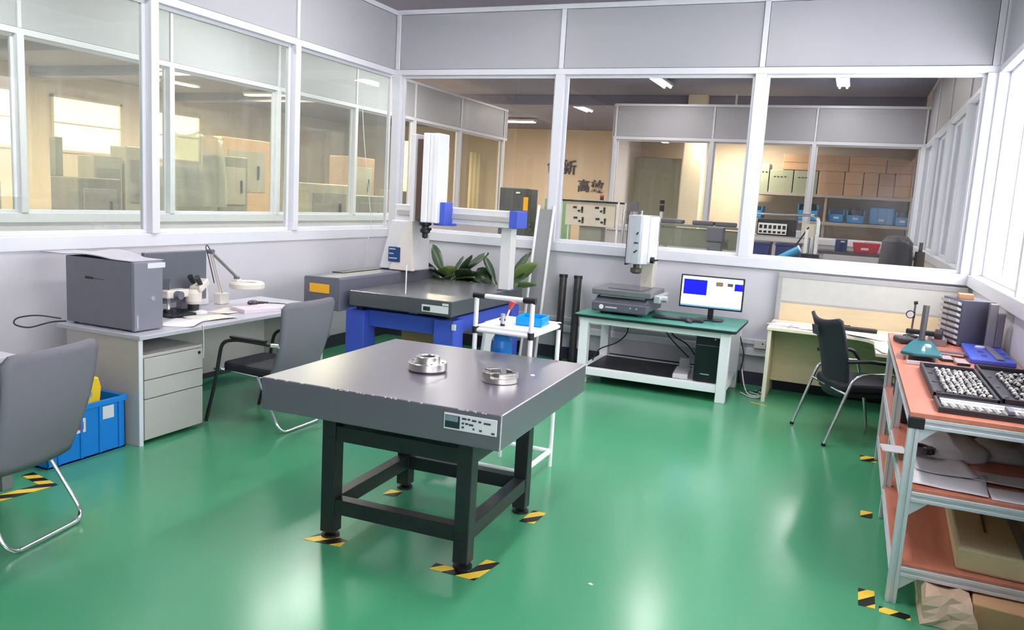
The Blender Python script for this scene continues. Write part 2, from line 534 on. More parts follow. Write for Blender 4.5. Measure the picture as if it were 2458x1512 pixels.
lamp(-3.55, 14.9, 3.93, 1.2, 'y', 'lit twin tube lamp left of middle, seen through the middle back pane', HALL_LAMP_W * .3, (1, .96, .96), TUBE, 'lamps of the back room')
lamp(-2.0, 9.6, 3.93, 1.2, 'y', 'unseen twin tube lamp added to light the back room just behind the back partition', HALL_LAMP_W, (1, .97, .94), TUBE, 'lamps of the back room')  # added out of view to brighten the back room
lamp(-0.45, 14.9, 3.93, 1.2, 'y', 'lit twin tube lamp seen through the right back pane', HALL_LAMP_W * .3, (1, .96, .96), TUBE, 'lamps of the back room')
lamp(-9.8, 22.5, 3.93, 1.6, 'x', 'lit lamp at the far end of the hall beside the corridor partition', HALL_LAMP_W, (1, .94, .84), TUBE, 'lamps of the hall end')
for x, y, w_ in ((-6.4, 4.6, 'beside the left desk, unseen and added for light'), (-6.4, 8.2, 'beside the room corner, unseen and added for light'), (-6.4, 12.0, 'beside the dark grey machine'), (-6.4, 19.0, 'before the hall end wall')):  # those by left desk and room corner are added to brighten the panels
    lamp(x, y, 3.93, 1.2, 'y', 'twin tube lamp over the corridor ' + w_, HALL_LAMP_W, (1, .97, .92), TUBE, 'lamps of the hall')
for x, y, lab in ((-10.5, 7.2, 'warm tube lamp in the workshop nearest the left picture edge'), (-13.4, 13.0, 'warm tube lamp in the workshop beside the mullion of the left windows'), (-10.2, 14.6, 'warm tube lamp in the workshop behind the third left pane'), (-14.2, 17.0, 'warm tube lamp in the workshop at the right of the second left pane'), (-15.5, 9.0, 'warm tube lamp in the workshop left of the sunlit window'), (-10.6, 19.0, 'warm tube lamp in the workshop by the corridor end')):
    lamp(x, y, 3.93, 1.6, 'x', lab, WARM_LAMP_W, (1.0, 0.80, 0.55), TUBEW, 'lamps of the workshop')
lamp(-2.5, 17.2, 3.3, 1.2, 'x', 'unseen twin tube lamp added to light the store room behind the far glass', HALL_LAMP_W * 1.8, (1, .9, .76), TUBEW, 'added lamps of the store room')  # added lamp, hidden behind the upper panel, brightens the rack

# ------------------------------------------------------------------ granite surface plate on its stand
T_ROT = 0.03
t = thing('surface_plate_table', 'black granite surface plate on a black steel stand in mid room', 'surface plate', (-2.446, 2.896, 0), T_ROT)
TW, TD, TZ, TT = 1.204, 1.242, 0.819, 0.155
MB().box(0, TW, 0, TD, TZ - TT, TZ).build('plate', GRAN, t, 0.006, True)
WEAR_GLINT = mat('edge_wear_glint', (196, 188, 194), 0.35, var=0.15, scale=60)
MB().cyl((TW - .0015, .004, TZ - .0015), (TW - .0015, TD - .004, TZ - .0015), .0035, n=6).build('worn_glint_edge', WEAR_GLINT, t, 0, True)  # pale edge strips: wear, with the bevel's bright reflection painted in
MB().cyl((TW - .0015, .0015, TZ - TT + .004), (TW - .0015, .0015, TZ - .004), .0035, n=6).build('worn_glint_edge', WEAR_GLINT, t, 0, True)
rnd_e = random.Random(2)
for q in range(26):
    xx = .05 + rnd_e.random() * 1.08
    MB().cbox((xx, .001, TZ - .002), (.006 + .012 * rnd_e.random(), .006, .005), rnd_e.uniform(-.4, .4)).build('edge_chip', WEAR_GLINT, t, 0, True)
lg = 0.075
XA, XB, YA, YBk = 0.20, 0.995, 0.205, 1.035
leg_xy = [(XA, YA), (XB - lg, YA), (XA, YBk - lg), (XB - lg, YBk - lg)]
for (a, b) in leg_xy:
    MB().box(a, a + lg, b, b + lg, 0.03, 0.62).build('leg', BLACKM, t, 0.004, True)
    MB().lathe([(0, 0), (0.045, 0), (0.045, 0.012), (0.016, 0.018), (0.016, 0.05), (0, 0.05)], (a + lg / 2, b + lg / 2, 0)).build('foot', BLACK, t, 0, True)
    MB().lathe([(0, 0.62), (0.03, 0.62), (0.03, 0.645), (0.022, 0.65), (0.022, TZ - TT), (0, TZ - TT)], (a + lg / 2, b + lg / 2, 0)).build('support_bolt', BLACKM, t, 0, True)
for z0, z1, nm in ((0.50, 0.575, 'upper_rail'), (0.13, 0.205, 'lower_rail')):
    for b in (YA + 0.005, YBk - lg + 0.005):
        MB().box(XA + lg, XB - lg, b, b + lg - 0.01, z0, z1).build(nm, BLACKM, t, 0.003, True)
    for a in (XA + 0.005, XB - lg + 0.005):
        MB().box(a, a + lg - 0.01, YA + lg, YBk - lg, z0, z1).build(nm, BLACKM, t, 0.003, True)
lab = MB().box(0.945, 1.187, -0.006, 0.0, 0.727, 0.797).build('label_plate', PAPER, t, 0.002, True)
MB().box(0.952, 1.02, -0.0085, -0.006, 0.735, 0.789).build('picture', mat('label_picture_dark', (44, 58, 66), .3), lab, 0, True)
MB().box(0.954, 1.012, -0.010, -0.0085, 0.764, 0.787).build('picture_sky', mat('label_picture_light', (128, 142, 150), .3), lab, 0, True)
for (x, z, w) in ((1.03, .782, .02), (1.055, .782, .012), (1.075, .78, .02), (1.105, .779, .012), (1.13, .776, .03), (1.03, .762, .01), (1.046, .762, .012), (1.062, .76, .02), (1.03, .745, .01), (1.08, .744, .008), (1.11, .742, .012), (1.165, .738, .014)):
    MB().box(x, x + w, -0.0085, -0.006, z - .004, z + .004).build('print', mat('print_ink', (70, 72, 78), .6), lab, 0, True)

# flanged rings on the plate
r = thing('flanged_ring', 'larger polished steel flanged ring with a raised hub on the granite plate', 'ring', (-1.90, 3.49, TZ), 0.2, 'machined rings on the plate')
MB().lathe([(0.05, 0.0), (0.088, 0.0), (0.088, 0.006)]).build('base_dark_rim', BLACKM, r, 0, True)  # dark edge of the base disc
MB().lathe([(0.045, 0.006), (0.096, 0.006), (0.098, 0.010), (0.098, 0.042), (0.094, 0.046), (0.064, 0.046), (0.045, 0.046), (0.045, 0.006)], n=40).build('flange', STEEL, r, 0, True)
MB().lathe([(0.036, 0.046), (0.060, 0.046), (0.060, 0.072), (0.057, 0.075), (0.040, 0.075), (0.036, 0.071), (0.036, 0.046)], n=36).build('hub', STEEL, r, 0, True)
for a in range(6):
    w = a * math.pi / 3
    MB().cyl((0.079 * math.cos(w), 0.079 * math.sin(w), 0.0455), (0.079 * math.cos(w), 0.079 * math.sin(w), 0.0475), 0.006, n=10).build('bolt_hole', BLACKM, r, 0, True)
r = thing('slotted_ring', 'smaller polished steel ring with cut slots on the granite plate', 'ring', (-1.505, 3.50, TZ), 0.1, 'machined rings on the plate')
m = MB()
for k in range(4):
    a0 = k * math.pi / 2 + 0.24; a1 = (k + 1) * math.pi / 2 - 0.24
    prof = []
    n = 9
    for rr in (0.088, 0.058):
        rg = [(rr * math.cos(a0 + (a1 - a0) * i / n), rr * math.sin(a0 + (a1 - a0) * i / n)) for i in range(n + 1)]
        prof += rg if rr > 0.07 else rg[::-1]
    MB().prism(prof, 0.026, 0.05).build('raised_segment', STEEL, r, 0.0015, True)
MB().lathe([(0.05, 0), (0.088, 0), (0.090, 0.003), (0.090, 0.026), (0.05, 0.026), (0.05, 0)], n=40).build('ring_body', STEEL, r, 0, True)
tag(rebase(MB().lathe([(0, 0), (0.012, 0), (0.010, 0.003), (0, 0.003)], (-1.42, 3.72, TZ), 10).build('paper_scrap', PAPER), (-1.42, 3.72, TZ)), 'tiny white scrap on the granite plate right of the rings', 'scrap')

# hazard tape marks on the floor
def tape(pts, label, group):
    x = sum(p[0] for p in pts) / len(pts); y = sum(p[1] for p in pts) / len(pts)
    o = MB().prism(pts, 0.0005, 0.002).build('floor_tape', TAPE)
    rebase(o, (x, y, 0))
    tag(o, label, 'tape', group)
G_T = 'hazard tape marks on the floor'
tape([(-2.30, 3.04), (-2.10, 3.06), (-2.11, 3.13), (-2.26, 3.17)], 'hazard tape at the left front foot of the granite table', G_T)
tape([(-1.62, 3.075), (-1.39, 3.075), (-1.36, 3.29), (-1.43, 3.29), (-1.45, 3.14), (-1.62, 3.14)], 'hazard tape corner at the right front foot of the granite table', G_T)
tape([(-1.47, 3.79), (-1.39, 3.80), (-1.385, 3.97), (-1.46, 3.97)], 'hazard tape at the right rear foot of the granite table', G_T)
tape([(-2.29, 3.74), (-2.21, 3.74), (-2.21, 3.83), (-2.29, 3.83)], 'hazard tape at the left rear foot of the granite table', G_T)
tape([(-3.99, 2.60), (-3.90, 2.60), (-3.86, 2.93), (-4.14, 2.99), (-4.14, 2.92), (-3.95, 2.88)], 'hazard tape corner under the front chair on the left', G_T)
tape([(0.20, 3.72), (0.27, 3.72), (0.27, 3.90), (0.20, 3.90)], 'nearest hazard tape beside the front leg of the orange bench', G_T)
tape([(0.285, 3.70), (0.41, 3.68), (0.41, 3.735), (0.285, 3.76)], 'hazard tape under the front leg of the orange bench', G_T)
tape([(0.215, 4.885), (0.28, 4.885), (0.28, 4.995), (0.215, 4.995)], 'hazard tape beside the middle leg of the orange bench', G_T)
tape([(0.22, 6.06), (0.325, 6.06), (0.325, 6.20), (0.22, 6.20)], 'farthest hazard tape beside the rear leg of the orange bench', G_T)
YT = mat('yellow_tape', (226, 178, 74), .5)
o = MB().prism([(-0.69, 7.365), (-0.55, 7.30), (-0.545, 7.315), (-0.69, 7.385)], 0.0005, 0.002).build('floor_tape', YT)
tag(rebase(o, (-0.62, 7.34, 0)), 'thin yellow tape strip at the foot of the beige desk', 'tape')
tag(rebase(MB().prism([(-0.93, 3.30), (-0.915, 3.295), (-0.905, 3.305), (-0.92, 3.312)], 0.0, 0.004).build('paper_scrap', PAPER), (-0.92, 3.30, 0)), 'tiny white scrap on the green floor right of the granite table', 'scrap')

# ------------------------------------------------------------------ left desk and what is on it
DZ = 0.721
t = thing('office_desk', 'long pale grey desk along the left wall', 'desk', (-4.4, 4.6, 0))
DX0, DX1, DY0, DY1 = -4.72, -3.985, 3.60, 5.55
MB().box(DX0, DX1, DY0, DY1, DZ - 0.028, DZ).build('desk_top', DESKT, t, 0.004)
MB().box(-4.66, -4.02, 3.625, 3.65, 0, DZ - 0.028).build('side_panel', DESKG, t, 0.002)
MB().box(-4.66, -4.02, 5.50, 5.525, 0, DZ - 0.028).build('side_panel', DESKG, t, 0.002)
MB().box(-4.64, -4.622, 3.65, 5.50, 0.18, DZ - 0.028).build('modesty_panel', DESKG, t)
MB().box(-4.025, -4.018, 3.622, 3.652, 0, DZ - 0.028).build('edge_strip', FRAME, t)

t = thing('drawer_pedestal', 'pale grey three drawer pedestal under the left desk', 'pedestal', (-4.3, 3.9, 0))
PZ = 0.585
MB().box(-4.58, -4.045, 3.665, 4.16, 0.02, PZ - 0.02).build('body', DESKG, t, 0.002)
MB().box(-4.58, -4.03, 3.66, 4.165, PZ - 0.02, PZ).build('top', DESKG, t, 0.003)
for i, (z0, z1) in enumerate(((0.424, 0.562), (0.30, 0.418), (0.03, 0.294))):
    d = MB().box(-4.045, -4.02, 3.665, 4.16, z0, z1).build('drawer', DESKG, t, 0.003)
    if i == 0:
        MB().cyl((-4.02, 4.125, 0.535), (-4.014, 4.125, 0.535), 0.010, n=14).build('lock', BLACK, d)

t = thing('computer_tower', 'grey computer tower case standing on the left desk', 'computer', (-4.4, 3.77, DZ))
x0, x1, y0, y1, z1 = -4.70, -4.09, 3.66, 3.88, 1.165
MB().box(x0, x1 - 0.03, y0, y1, DZ + 0.012, z1).build('case', DGREY, t, 0.005)
bz = MB().box(x1 - 0.03, x1, y0 - 0.003, y1 + 0.003, DZ + 0.008, z1 + 0.002).build('front_bezel', mat('bezel_grey', (132, 131, 144), .4), t, 0.006)
MB().cyl((x1, y0 + .14, .93), (x1 + .006, y0 + .14, .93), 0.014, n=16).build('power_button', SILVER, bz)
MB().box(x1, x1 + .004, y0 + .01, y0 + .024, .745, .83).build('badge', SILVER, bz)
MB().box(x1, x1 + .003, y0 + .10, y1 + .02, 1.125, 1.158).build('paper_label', PAPER, bz)
MB().box(x0 + .18, x0 + .25, y0 - .004, y0, 1.03, 1.045).build('side_latch', BLACK, t, 0.002)
MB().box(x0 + .25, x0 + .34, y0 - .002, y0, 1.033, 1.038).build('scratch_mark', mat('mark_dark', (70, 70, 78), .6), t)
for a in (x0 + .05, x1 - .12):
    for b in (y0 + .03, y1 - .03):
        MB().cyl((a, b, DZ), (a, b, DZ + .012), .014, n=10).build('foot', BLACK, t)

o = MB().sheet(lambda u, v: (-4.93 + u * 0.82, 3.66 + v * 0.25, 1.171 + 0.035 * max(0, math.sin((u - 0.25) / 0.55 * math.pi)) * (0.4 + 0.6 * v) if u > .25 and u < .8 else 1.171), 24, 8).build('document_folder', mat('folder_grey_lilac', (176, 172, 188), .5), None, 0, False, 2, 0.005)
tag(rebase(o, (-4.5, 3.78, 1.167)), 'thin grey document folder bulging on top of the computer tower', 'folder')

t = thing('desktop_monitor', 'dark blank monitor on the left desk behind the microscope', 'monitor', (-4.62, 4.45, DZ), 0)
MB().box(-4.555, -4.515, 4.13, 4.71, 0.80, 1.175).build('shell', DGREY, t, 0.006)
MB().box(-4.515, -4.510, 4.14, 4.70, 0.815, 1.165).build('screen', mat('screen_off_grey', (98, 102, 112), .35), t)
MB().box(-4.60, -4.55, 4.49, 4.57, DZ + .012, 0.95).build('stand', DGREY, t, 0.005)
MB().box(-4.66, -4.51, 4.44, 4.62, DZ, DZ + .014).build('base', BLACK, t, 0.005)

o = MB().cbox((-4.70, 4.70, 0.935), (0.012, 0.40, 0.425), 0, 0, -0.10).build('whiteboard_sheet', PAPER, None, 0.002)
tag(rebase(o, (-4.70, 4.70, DZ)), 'white board leaning behind the dark monitor on the left desk', 'board')

t = thing('stereo_microscope', 'white stereo microscope on a chrome post on the left desk', 'microscope', (-4.42, 4.35, DZ))
MB().box(-4.56, -4.33, 4.20, 4.42, DZ, DZ + 0.022).build('base_plate', BLACKM, t, 0.005)
MB().cyl((-4.47, 4.29, DZ + .02), (-4.47, 4.29, 0.985), 0.014, n=16).build('post', CHROME, t)
MB().cyl((-4.47, 4.29, DZ + .02), (-4.47, 4.29, DZ + .045), 0.034, n=18).build('post_collar', BLACK, t)
ar = MB().box(-4.51, -4.43, 4.25, 4.45, 0.845, 0.905).build('focus_arm', OFFW, t, 0.012)
for s in (-1, 1):
    MB().cyl((-4.47 + s * .04, 4.33, .87), (-4.47 + s * .085, 4.33, .87), 0.03, n=18).build('focus_knob', MGREY, ar, 0.004)
hd = MB().lathe([(0, 0.79), (0.05, 0.79), (0.058, 0.81), (0.06, 0.87), (0.052, 0.90), (0, 0.905)], (-4.44, 4.50, 0), 24).build('head', OFFW, t)
MB().lathe([(0, 0.735 + .01), (0.04, 0.745), (0.042, 0.79), (0, 0.79)], (-4.44, 4.50, 0), 20).build('objective_ring', BLACKM, t)
MB().lathe([(0, 0), (0.055, 0), (0.055, 0.014), (0.03, 0.018), (0.03, 0.022), (0, 0.022)], (-4.40, 4.52, DZ), 20).build('stage_disc', WHITEP, t)
MB().cbox((-4.42, 4.54, 0.925), (0.09, 0.13, 0.055), 0.2, 0.45).build('prism_housing', OFFW, hd, 0.012)
for s in (-1, 1):
    MB().cyl((-4.42 + s * .03, 4.52, 0.935), (-4.40 + s * .032, 4.46, 0.995), 0.017, 0.021, n=14).build('eyepiece', BLACK, t)
# magnifier lamp
t = thing('magnifier_lamp', 'white ring magnifier lamp on a folding arm on the left desk', 'lamp', (-4.62, 4.98, DZ))
MB().box(-4.66, -4.58, 4.93, 5.03, DZ, DZ + .09).build('clamp_base', OFFW, t, 0.01)
a1 = MB()
for s in (-.012, .012):
    a1.cyl((-4.62 + s, 4.98, DZ + .09), (-4.56 + s, 4.80, 1.155), 0.007, n=8)
a1.build('lower_arm', OFFW, t)
a2 = MB()
for s in (-.012, .012):
    a2.cyl((-4.56 + s, 4.80, 1.155), (-4.42 + s, 4.93, .96), 0.007, n=8)
a2.build('upper_arm', mat('arm_grey_green', (140, 146, 138), .45), t)
MB().cyl((-4.585, 4.80, 1.155), (-4.535, 4.80, 1.155), 0.018, n=14).build('elbow_joint', MGREY, t)
MB().tube([(-4.56, 4.80, 1.16), (-4.57, 4.77, 1.21), (-4.56, 4.745, 1.19), (-4.55, 4.76, 1.13), (-4.6, 4.88, .9)], 0.004, 6, .03).build('arm_cable', CABLE, t)
MB().cyl((-4.42, 4.93, .93), (-4.42, 4.93, .965), 0.022, n=14).build('head_joint', MGREY, t)
MB().lathe([(0.075, 0.0), (0.128, 0.0), (0.134, 0.006), (0.134, 0.036), (0.122, 0.05), (0.085, 0.05), (0.075, 0.044), (0.075, 0.0)], (-4.36, 4.98, .875), 36).build('ring_housing', OFFW, t)
MB().lathe([(0, 0.015), (0.075, 0.015), (0.075, 0.022), (0, 0.03)], (-4.36, 4.98, .875), 28).build('lens', glass_mat('lens_glass', (.9, .92, .92)), t)
MB().box(-4.45, -4.39, 4.90, 4.96, .92, .945).build('head_bracket', OFFW, t, 0.006)

# papers, box, mouse and cable on the left desk
def paper(name, cx, cy, z, w, h, rz, label, cat='paper', m=PAPER, curl=0.01, group=None, th=0.0016):
    c, s = math.cos(rz), math.sin(rz)
    ph = random.random() * 6
    def fn(u, v):
        x, y = (u - .5) * w, (v - .5) * h
        return (x * c - y * s, x * s + y * c, 0.001 + th / 2 + curl * (0.5 + 0.5 * math.sin(ph + u * 5 + v * 3)) * (abs(u - .5) * 2) ** 2)
    o = MB().sheet(fn, 8, 8).build(name, m, None, 0, False, 2, th)
    o.location = (cx, cy, z)
    return tag(o, label, cat, group)
paper('paper_sheet', -4.17, 4.13, DZ, .24, .34, 0.5, 'crumpled white sheet on the left desk beside the tower')
paper('paper_sheet', -4.18, 4.40, DZ, .22, .30, -0.2, 'cream sheet on the left desk under the microscope front', 'paper', mat('paper_cream', (232, 226, 214), .7))
paper('paper_sheet', -4.32, 4.72, DZ, .20, .26, 0.1, 'pale sheet on the left desk under the ring lamp', 'paper', mat('paper_cream', (232, 226, 214), .7))
paper('paper_sheet', -4.25, 5.22, DZ, .22, .30, 0.3, 'white sheet at the far end of the left desk', 'paper', PAPERG)
t = thing('notepad', 'pinkish white pad of paper on the left desk', 'notepad', (-4.19, 4.88, DZ), -0.35)
MB().box(-.11, .11, -.15, .15, 0.0, .004).build('back_cover', PAPERG, t, 0, True)
MB().box(-.108, .108, -.148, .148, .004, .032).build('page_block', mat('page_pinkish', (226, 214, 222), .7), t, 0.002, True)
t = thing('hand_tool', 'dark rounded hand tool with a cable on the left desk', 'tool', (-4.42, 5.12, DZ), 0.9)
MB().lathe([(0, 0), (.03, .0), (.045, .012), (.045, .02), (.03, .034), (0, .04)], (0, 0, 0), 18).build('body', mat('tool_plum', (70, 58, 66), .4), t, 0, True)
MB().cyl((.03, 0, .018), (.12, 0, .016), .012, .008, 10).build('handle', mat('tool_plum', (70, 58, 66), .4), t, 0, True)
MB().tube([(.12, 0, .014), (.2, .03, .006), (.3, -.06, .005), (.36, -.1, .005)], .004, 6, .05).build('cable', CABLE, t, 0, True)
o = MB().tube([(-4.70, 3.62, DZ + .03), (-4.78, 3.50, DZ + .06), (-4.80, 3.38, DZ + .05), (-4.76, 3.33, DZ + .02), (-4.72, 3.40, DZ - .01), (-4.70, 3.56, DZ + .018), (-4.68, 3.64, DZ + .012)], .005, 6, .08).build('power_cable', CABLE)
tag(rebase(o, (-4.75, 3.5, DZ)), 'thin black cable looped behind the computer tower on the left', 'cable')

t = thing('paper_bundle', 'tied bundle of brownish papers on the floor under the left desk', 'papers', (-4.12, 5.12, 0), .5)
for q in range(4):
    MB().cbox((.01 * (q % 2), 0, .02 + q * .038), (.24, .34, .036), random.uniform(-.06, .06)).build('bundle', mat('old_paper', (206, 190, 180), .7) if q % 2 else PAPERG, t, .003, True)
MB().box(-.125, .13, -.012, .012, .0, .158).build('band', BLACK, t, 0, True)

# blue crate with yellow tub
t = thing('plastic_crate', 'bright blue plastic crate on the floor beside the left desk', 'crate', (-4.28, 3.38, 0))
cx0, cx1, cy0, cy1, cz = -4.50, -4.10, 3.05, 3.585, 0.335
MB().box(cx0, cx1, cy0, cy1, 0.0, .012).build('bottom', BLUEB, t)
for nm, b in (('side_wall', (cx0, cx0 + .008, cy0, cy1)), ('side_wall', (cx1 - .008, cx1, cy0, cy1)), ('end_wall', (cx0, cx1, cy0, cy0 + .008)), ('end_wall', (cx0, cx1, cy1 - .008, cy1))):
    MB().box(b[0], b[1], b[2], b[3], 0.0, cz).build(nm, BLUEB, t, 0.002)
rim = MB()
for b in ((cx0 - .012, cx0 + .004, cy0 - .012, cy1 + .012), (cx1 - .004, cx1 + .012, cy0 - .012, cy1 + .012), (cx0, cx1, cy0 - .012, cy0 + .004), (cx0, cx1, cy1 - .004, cy1 + .012)):
    rim.box(b[0], b[1], b[2], b[3], cz - .03, cz + .004)
rim.build('rim', BLUEB, t, 0.003)
for y in (3.12, 3.27, 3.40, 3.54):
    MB().box(cx1, cx1 + .008, y - .008, y + .008, .01, cz - .03).build('rib', BLUEB, t, 0.002)
MB().box(cx1, cx1 + .003, 3.42, 3.50, .215, .295).build('paper_label', PAPER, t)
s1 = MB().box(cx1, cx1 + .003, 3.20, 3.30, .17, .255).build('torn_sticker', PAPER, t)
MB().box(cx1 + .003, cx1 + .004, 3.24, 3.285, .19, .235).build('sticker_print', RED, s1)
t = thing('yellow_tub', 'yellow plastic tub sticking out of the blue crate', 'tub', (-4.28, 3.30, .012))
MB().prism_axis([(3.16, .02), (3.42, .02), (3.47, .40), (3.45, .47), (3.15, .50)], -4.40, -4.16, 'x').build('body', YEL, t, 0.012)
MB().box(-4.162, -4.15, 3.25, 3.36, .40, .416).build('grip_slot', BLACK, t)

t = thing('side_desk', 'pale grey desk at the left picture edge behind the front chair', 'desk', (-4.4, 2.1, 0))
MB().box(-4.72, -4.02, 1.20, 2.85, .693, .721).build('desk_top', DESKT, t, 0.004)
for y in (1.28, 2.72):
    MB().box(-4.07, -4.01, y, y + .06, 0, .693).build('leg', mat('leg_grey', (120, 126, 132), .4), t, 0.003)
    MB().box(-4.68, -4.62, y, y + .06, 0, .693).build('leg', mat('leg_grey', (120, 126, 132), .4), t, 0.003)
MB().box(-4.65, -4.63, 1.34, 2.72, .35, .693).build('modesty_panel', DESKG, t)

# ------------------------------------------------------------------ chairs at the left desks
def back_panel(w, hgt, z0, x0, x1, curve, m, t, name='backrest', taper=0.0, th=0.022):
    """backrest surface: v up, u across; leaning from x0 (bottom) to x1 (top), rounded corners"""
    def fn(u, v):
        ww = w * (1 - taper * (1 - v))
        e = 0.06
        y = (u - .5) * ww
        # rounded top corners
        zz = v
        k = max(0, abs(u - .5) * 2 - 0.82) / 0.18
        zz = v * (1 - 0.07 * k * k) + (1 - v) * 0.05 * k * k
        x = x0 + (x1 - x0) * v ** 1.1 + 0.03 * math.sin(v * math.pi) - curve * (1 - (abs(u - .5) * 2) ** 2) * -1 - curve
        return (x, y, z0 + hgt * zz)
    return MB().sheet(fn, 16, 14).build(name, m, t, 0, True, 2, th)

def bow_chair(label, loc, rz):
    t = thing('office_chair', label, 'chair', loc, rz, 'mesh chairs at the left desks')
    back_panel(0.57, 0.56, 0.36, 0.235, 0.36, 0.04, MESHB, t, 'backrest', 0.12)
    MB().prism(rrect(-.26, .24, -.23, .23, .07), .385, .445).build('seat', SEATB, t, 0.02, True)
    for s in (-1, 1):
        y = s * .275
        MB().tube([(-.34, y, .012), (-.26, y, .30), (-.20, y, .60), (-.08, y, .63), (.10, y, .63), (.27, y, .625)], .013, 10, .09).build('arm_frame', BLACKM, t, 0, True)
        MB().cbox((.03, y, .646), (.30, .042, .02)).build('armrest', BLACK, t, 0.008, True)
        MB().cyl((.23, y, .625), (.29, y, .628), .016, n=12).build('arm_cap', CHROME, t, 0, True)
        MB().tube([(-.27, y, .40), (-.25, s * .20, .385), (.0, s * .20, .375), (.20, s * .20, .37)], .009, 8, .04).build('seat_rail', CHROME, t, 0, True)
        MB().cyl((.26, s * .245, .56), (.262, s * .262, .56), .009, n=10).build('back_screw', CHROME, t, 0, True)
    MB().tube([(.06, .21, .375), (.28, .235, .011), (.28, -.235, .011), (.06, -.21, .375)], .0105, 10, .085, seg=8).build('rear_sled', CHROME, t, 0, True)
    return t
bow_chair('grey mesh office chair in the left foreground, cut by the picture edge', (-3.585, 2.405, 0), 0.20)
bow_chair('grey mesh office chair with arms behind the granite table', (-3.74, 4.53, 0), 0.0)

# ------------------------------------------------------------------ coordinate measuring machine
t = thing('measuring_machine', 'bridge coordinate measuring machine with blue stand and granite bed', 'machine', (-3.6, 6.5, 0))
GZ = .82
MB().box(-4.0, -2.99, 5.86, 7.40, .69, GZ).build('granite_bed', GRANS, t, 0.006)
lab = MB().box(-3.27, -3.02, 5.855, 5.86, .715, .775).build('label_plate', PAPER, t)
MB().box(-3.255, -3.19, 5.852, 5.855, .725, .76).build('picture', mat('label_picture_dark', (44, 58, 66), .3), lab)
MB().box(-3.075, -3.02, 5.853, 5.86, .782, .80).build('small_label', PAPER, t)
for (x, y) in ((-4.07, 5.92), (-3.20, 5.95), (-4.07, 7.2), (-3.20, 7.2)):
    MB().box(x, x + .19, y, y + .19, 0.0, .645).build('stand_leg', BLUE, t, 0.006)
    MB().cyl((x + .095, y + .095, .645), (x + .095, y + .095, .69), .04, n=14).build('support_pad', BLACKM, t)
for y in (6.0, 7.25):
    MB().box(-3.88, -3.20, y, y + .09, .50, .645).build('stand_rail', BLUE, t, 0.004)
for x in (-4.03, -3.12):
    MB().box(x, x + .08, 6.1, 7.2, .52, .66).build('stand_rail', BLUE, t, 0.004)
# side guide cover on the left with yellow plate
MB().prism_axis([(-4.44, .63), (-4.06, .63), (-4.06, .905), (-4.075, .925), (-4.43, .915), (-4.44, .90)], 5.80, 7.55, 'y').build('guide_cover', MGREY, t, 0.006)
MB().box(-4.43, -4.30, 6.2, 7.5, .915, .926).build('guide_bellows', BLACKM, t, 0.003)
MB().box(-4.375, -4.165, 5.794, 5.80, .775, .855).build('yellow_plate', YELP, t, 0.002)
# bridge: tapered left upright, beam, right leg
up = [(-4.34, .93), (-3.945, .93), (-3.945, 1.0), (-3.955, 1.42), (-4.21, 1.42)]
MB().prism_axis(up, 6.86, 7.18, 'y').build('bridge_upright', MWHITE, t, 0.012)
MB().prism_axis([(-4.20, .93), (-3.93, .93), (-3.935, .955), (-3.95, 1.42), (-4.02, 1.42)], 6.82, 6.87, 'y').build('upright_cover', mat('cover_cream', (228, 220, 212), .4), t, 0.008)
sg = MB().box(-4.205, -4.075, 6.812, 6.862, 1.01, 1.155).build('blue_sign', mat('sign_blue', (28, 66, 116), .35), t)
for (z, w) in ((1.135, .07), (1.09, .05), (1.045, .09)):
    MB().box(-4.195, -4.195 + w, 6.809, 6.812, z - .006, z + .006).build('sign_print', mat('sign_print_pale', (168, 188, 208), .4), sg)
MB().box(-4.215, -2.965, 6.92, 7.13, 1.415, 1.575).build('beam', MWHITE, t, 0.008)
MB().box(-4.18, -2.965, 6.905, 6.92, 1.47, 1.52).build('beam_guide', mat('guide_grey', (186, 182, 182), .35), t, 0.003)
MB().box(-2.965, -2.88, 6.90, 7.14, 1.42, 1.58).build('beam_end_cap', BLUE, t, 0.006)
MB().box(-3.075, -2.965, 6.98, 7.10, GZ + .008, 1.415).build('bridge_leg', MWHITE, t, 0.006)
MB().box(-3.085, -2.955, 6.97, 7.11, GZ, GZ + .012).build('leg_shoe', DGREY, t, 0.002)
# carriage and vertical ram
MB().box(-3.69, -3.57, 6.76, 6.92, 1.40, 1.62).build('carriage', BLUE, t, 0.006)
MB().box(-3.69, -3.52, 6.84, 6.92, 1.40, 1.425).build('carriage_foot', BLUE, t, 0.004)
MB().box(-3.93, -3.89, 6.72, 6.92, 1.42, 2.245).build('ram_side_plate', MWHITE, t, 0.006)
MB().box(-3.89, -3.80, 6.76, 6.88, 1.44, 2.20).build('ram_slot', mat('ram_slot_brown', (98, 78, 66), .5), t, 0.003)
for i, (x0, x1, y0) in enumerate(((-3.80, -3.735, 6.70), (-3.735, -3.685, 6.715), (-3.685, -3.625, 6.70))):
    MB().box(x0, x1, y0, 6.90, 1.42, 2.255).build('ram_cover', WENAM, t, 0.010)
pb = MB().lathe([(0, 1.42), (.06, 1.42), (.06, 1.395), (.035, 1.385), (.035, 1.36), (.05, 1.355), (.05, 1.325), (.028, 1.315), (.028, 1.275), (.008, 1.265), (0, 1.265)], (-3.79, 6.79, 0), 20).build('probe_head', BLACK, t)
MB().cyl((-3.79, 6.79, 1.27), (-3.79, 6.79, 1.20), .003, n=6).build('stylus', STEEL, pb)
MB().cyl((-3.79, 6.79, 1.345), (-3.72, 6.77, 1.36), .014, n=10).build('probe_arm', BLACK, pb)
MB().cyl((-3.545, 6.05, GZ), (-3.545, 6.05, 1.07), .006, n=8).build('reference_rod', WHITEP, t)
MB().box(-3.02, -2.985, 5.93, 5.95, .57, .62).build('white_switch', WHITEP, t, 0.003)

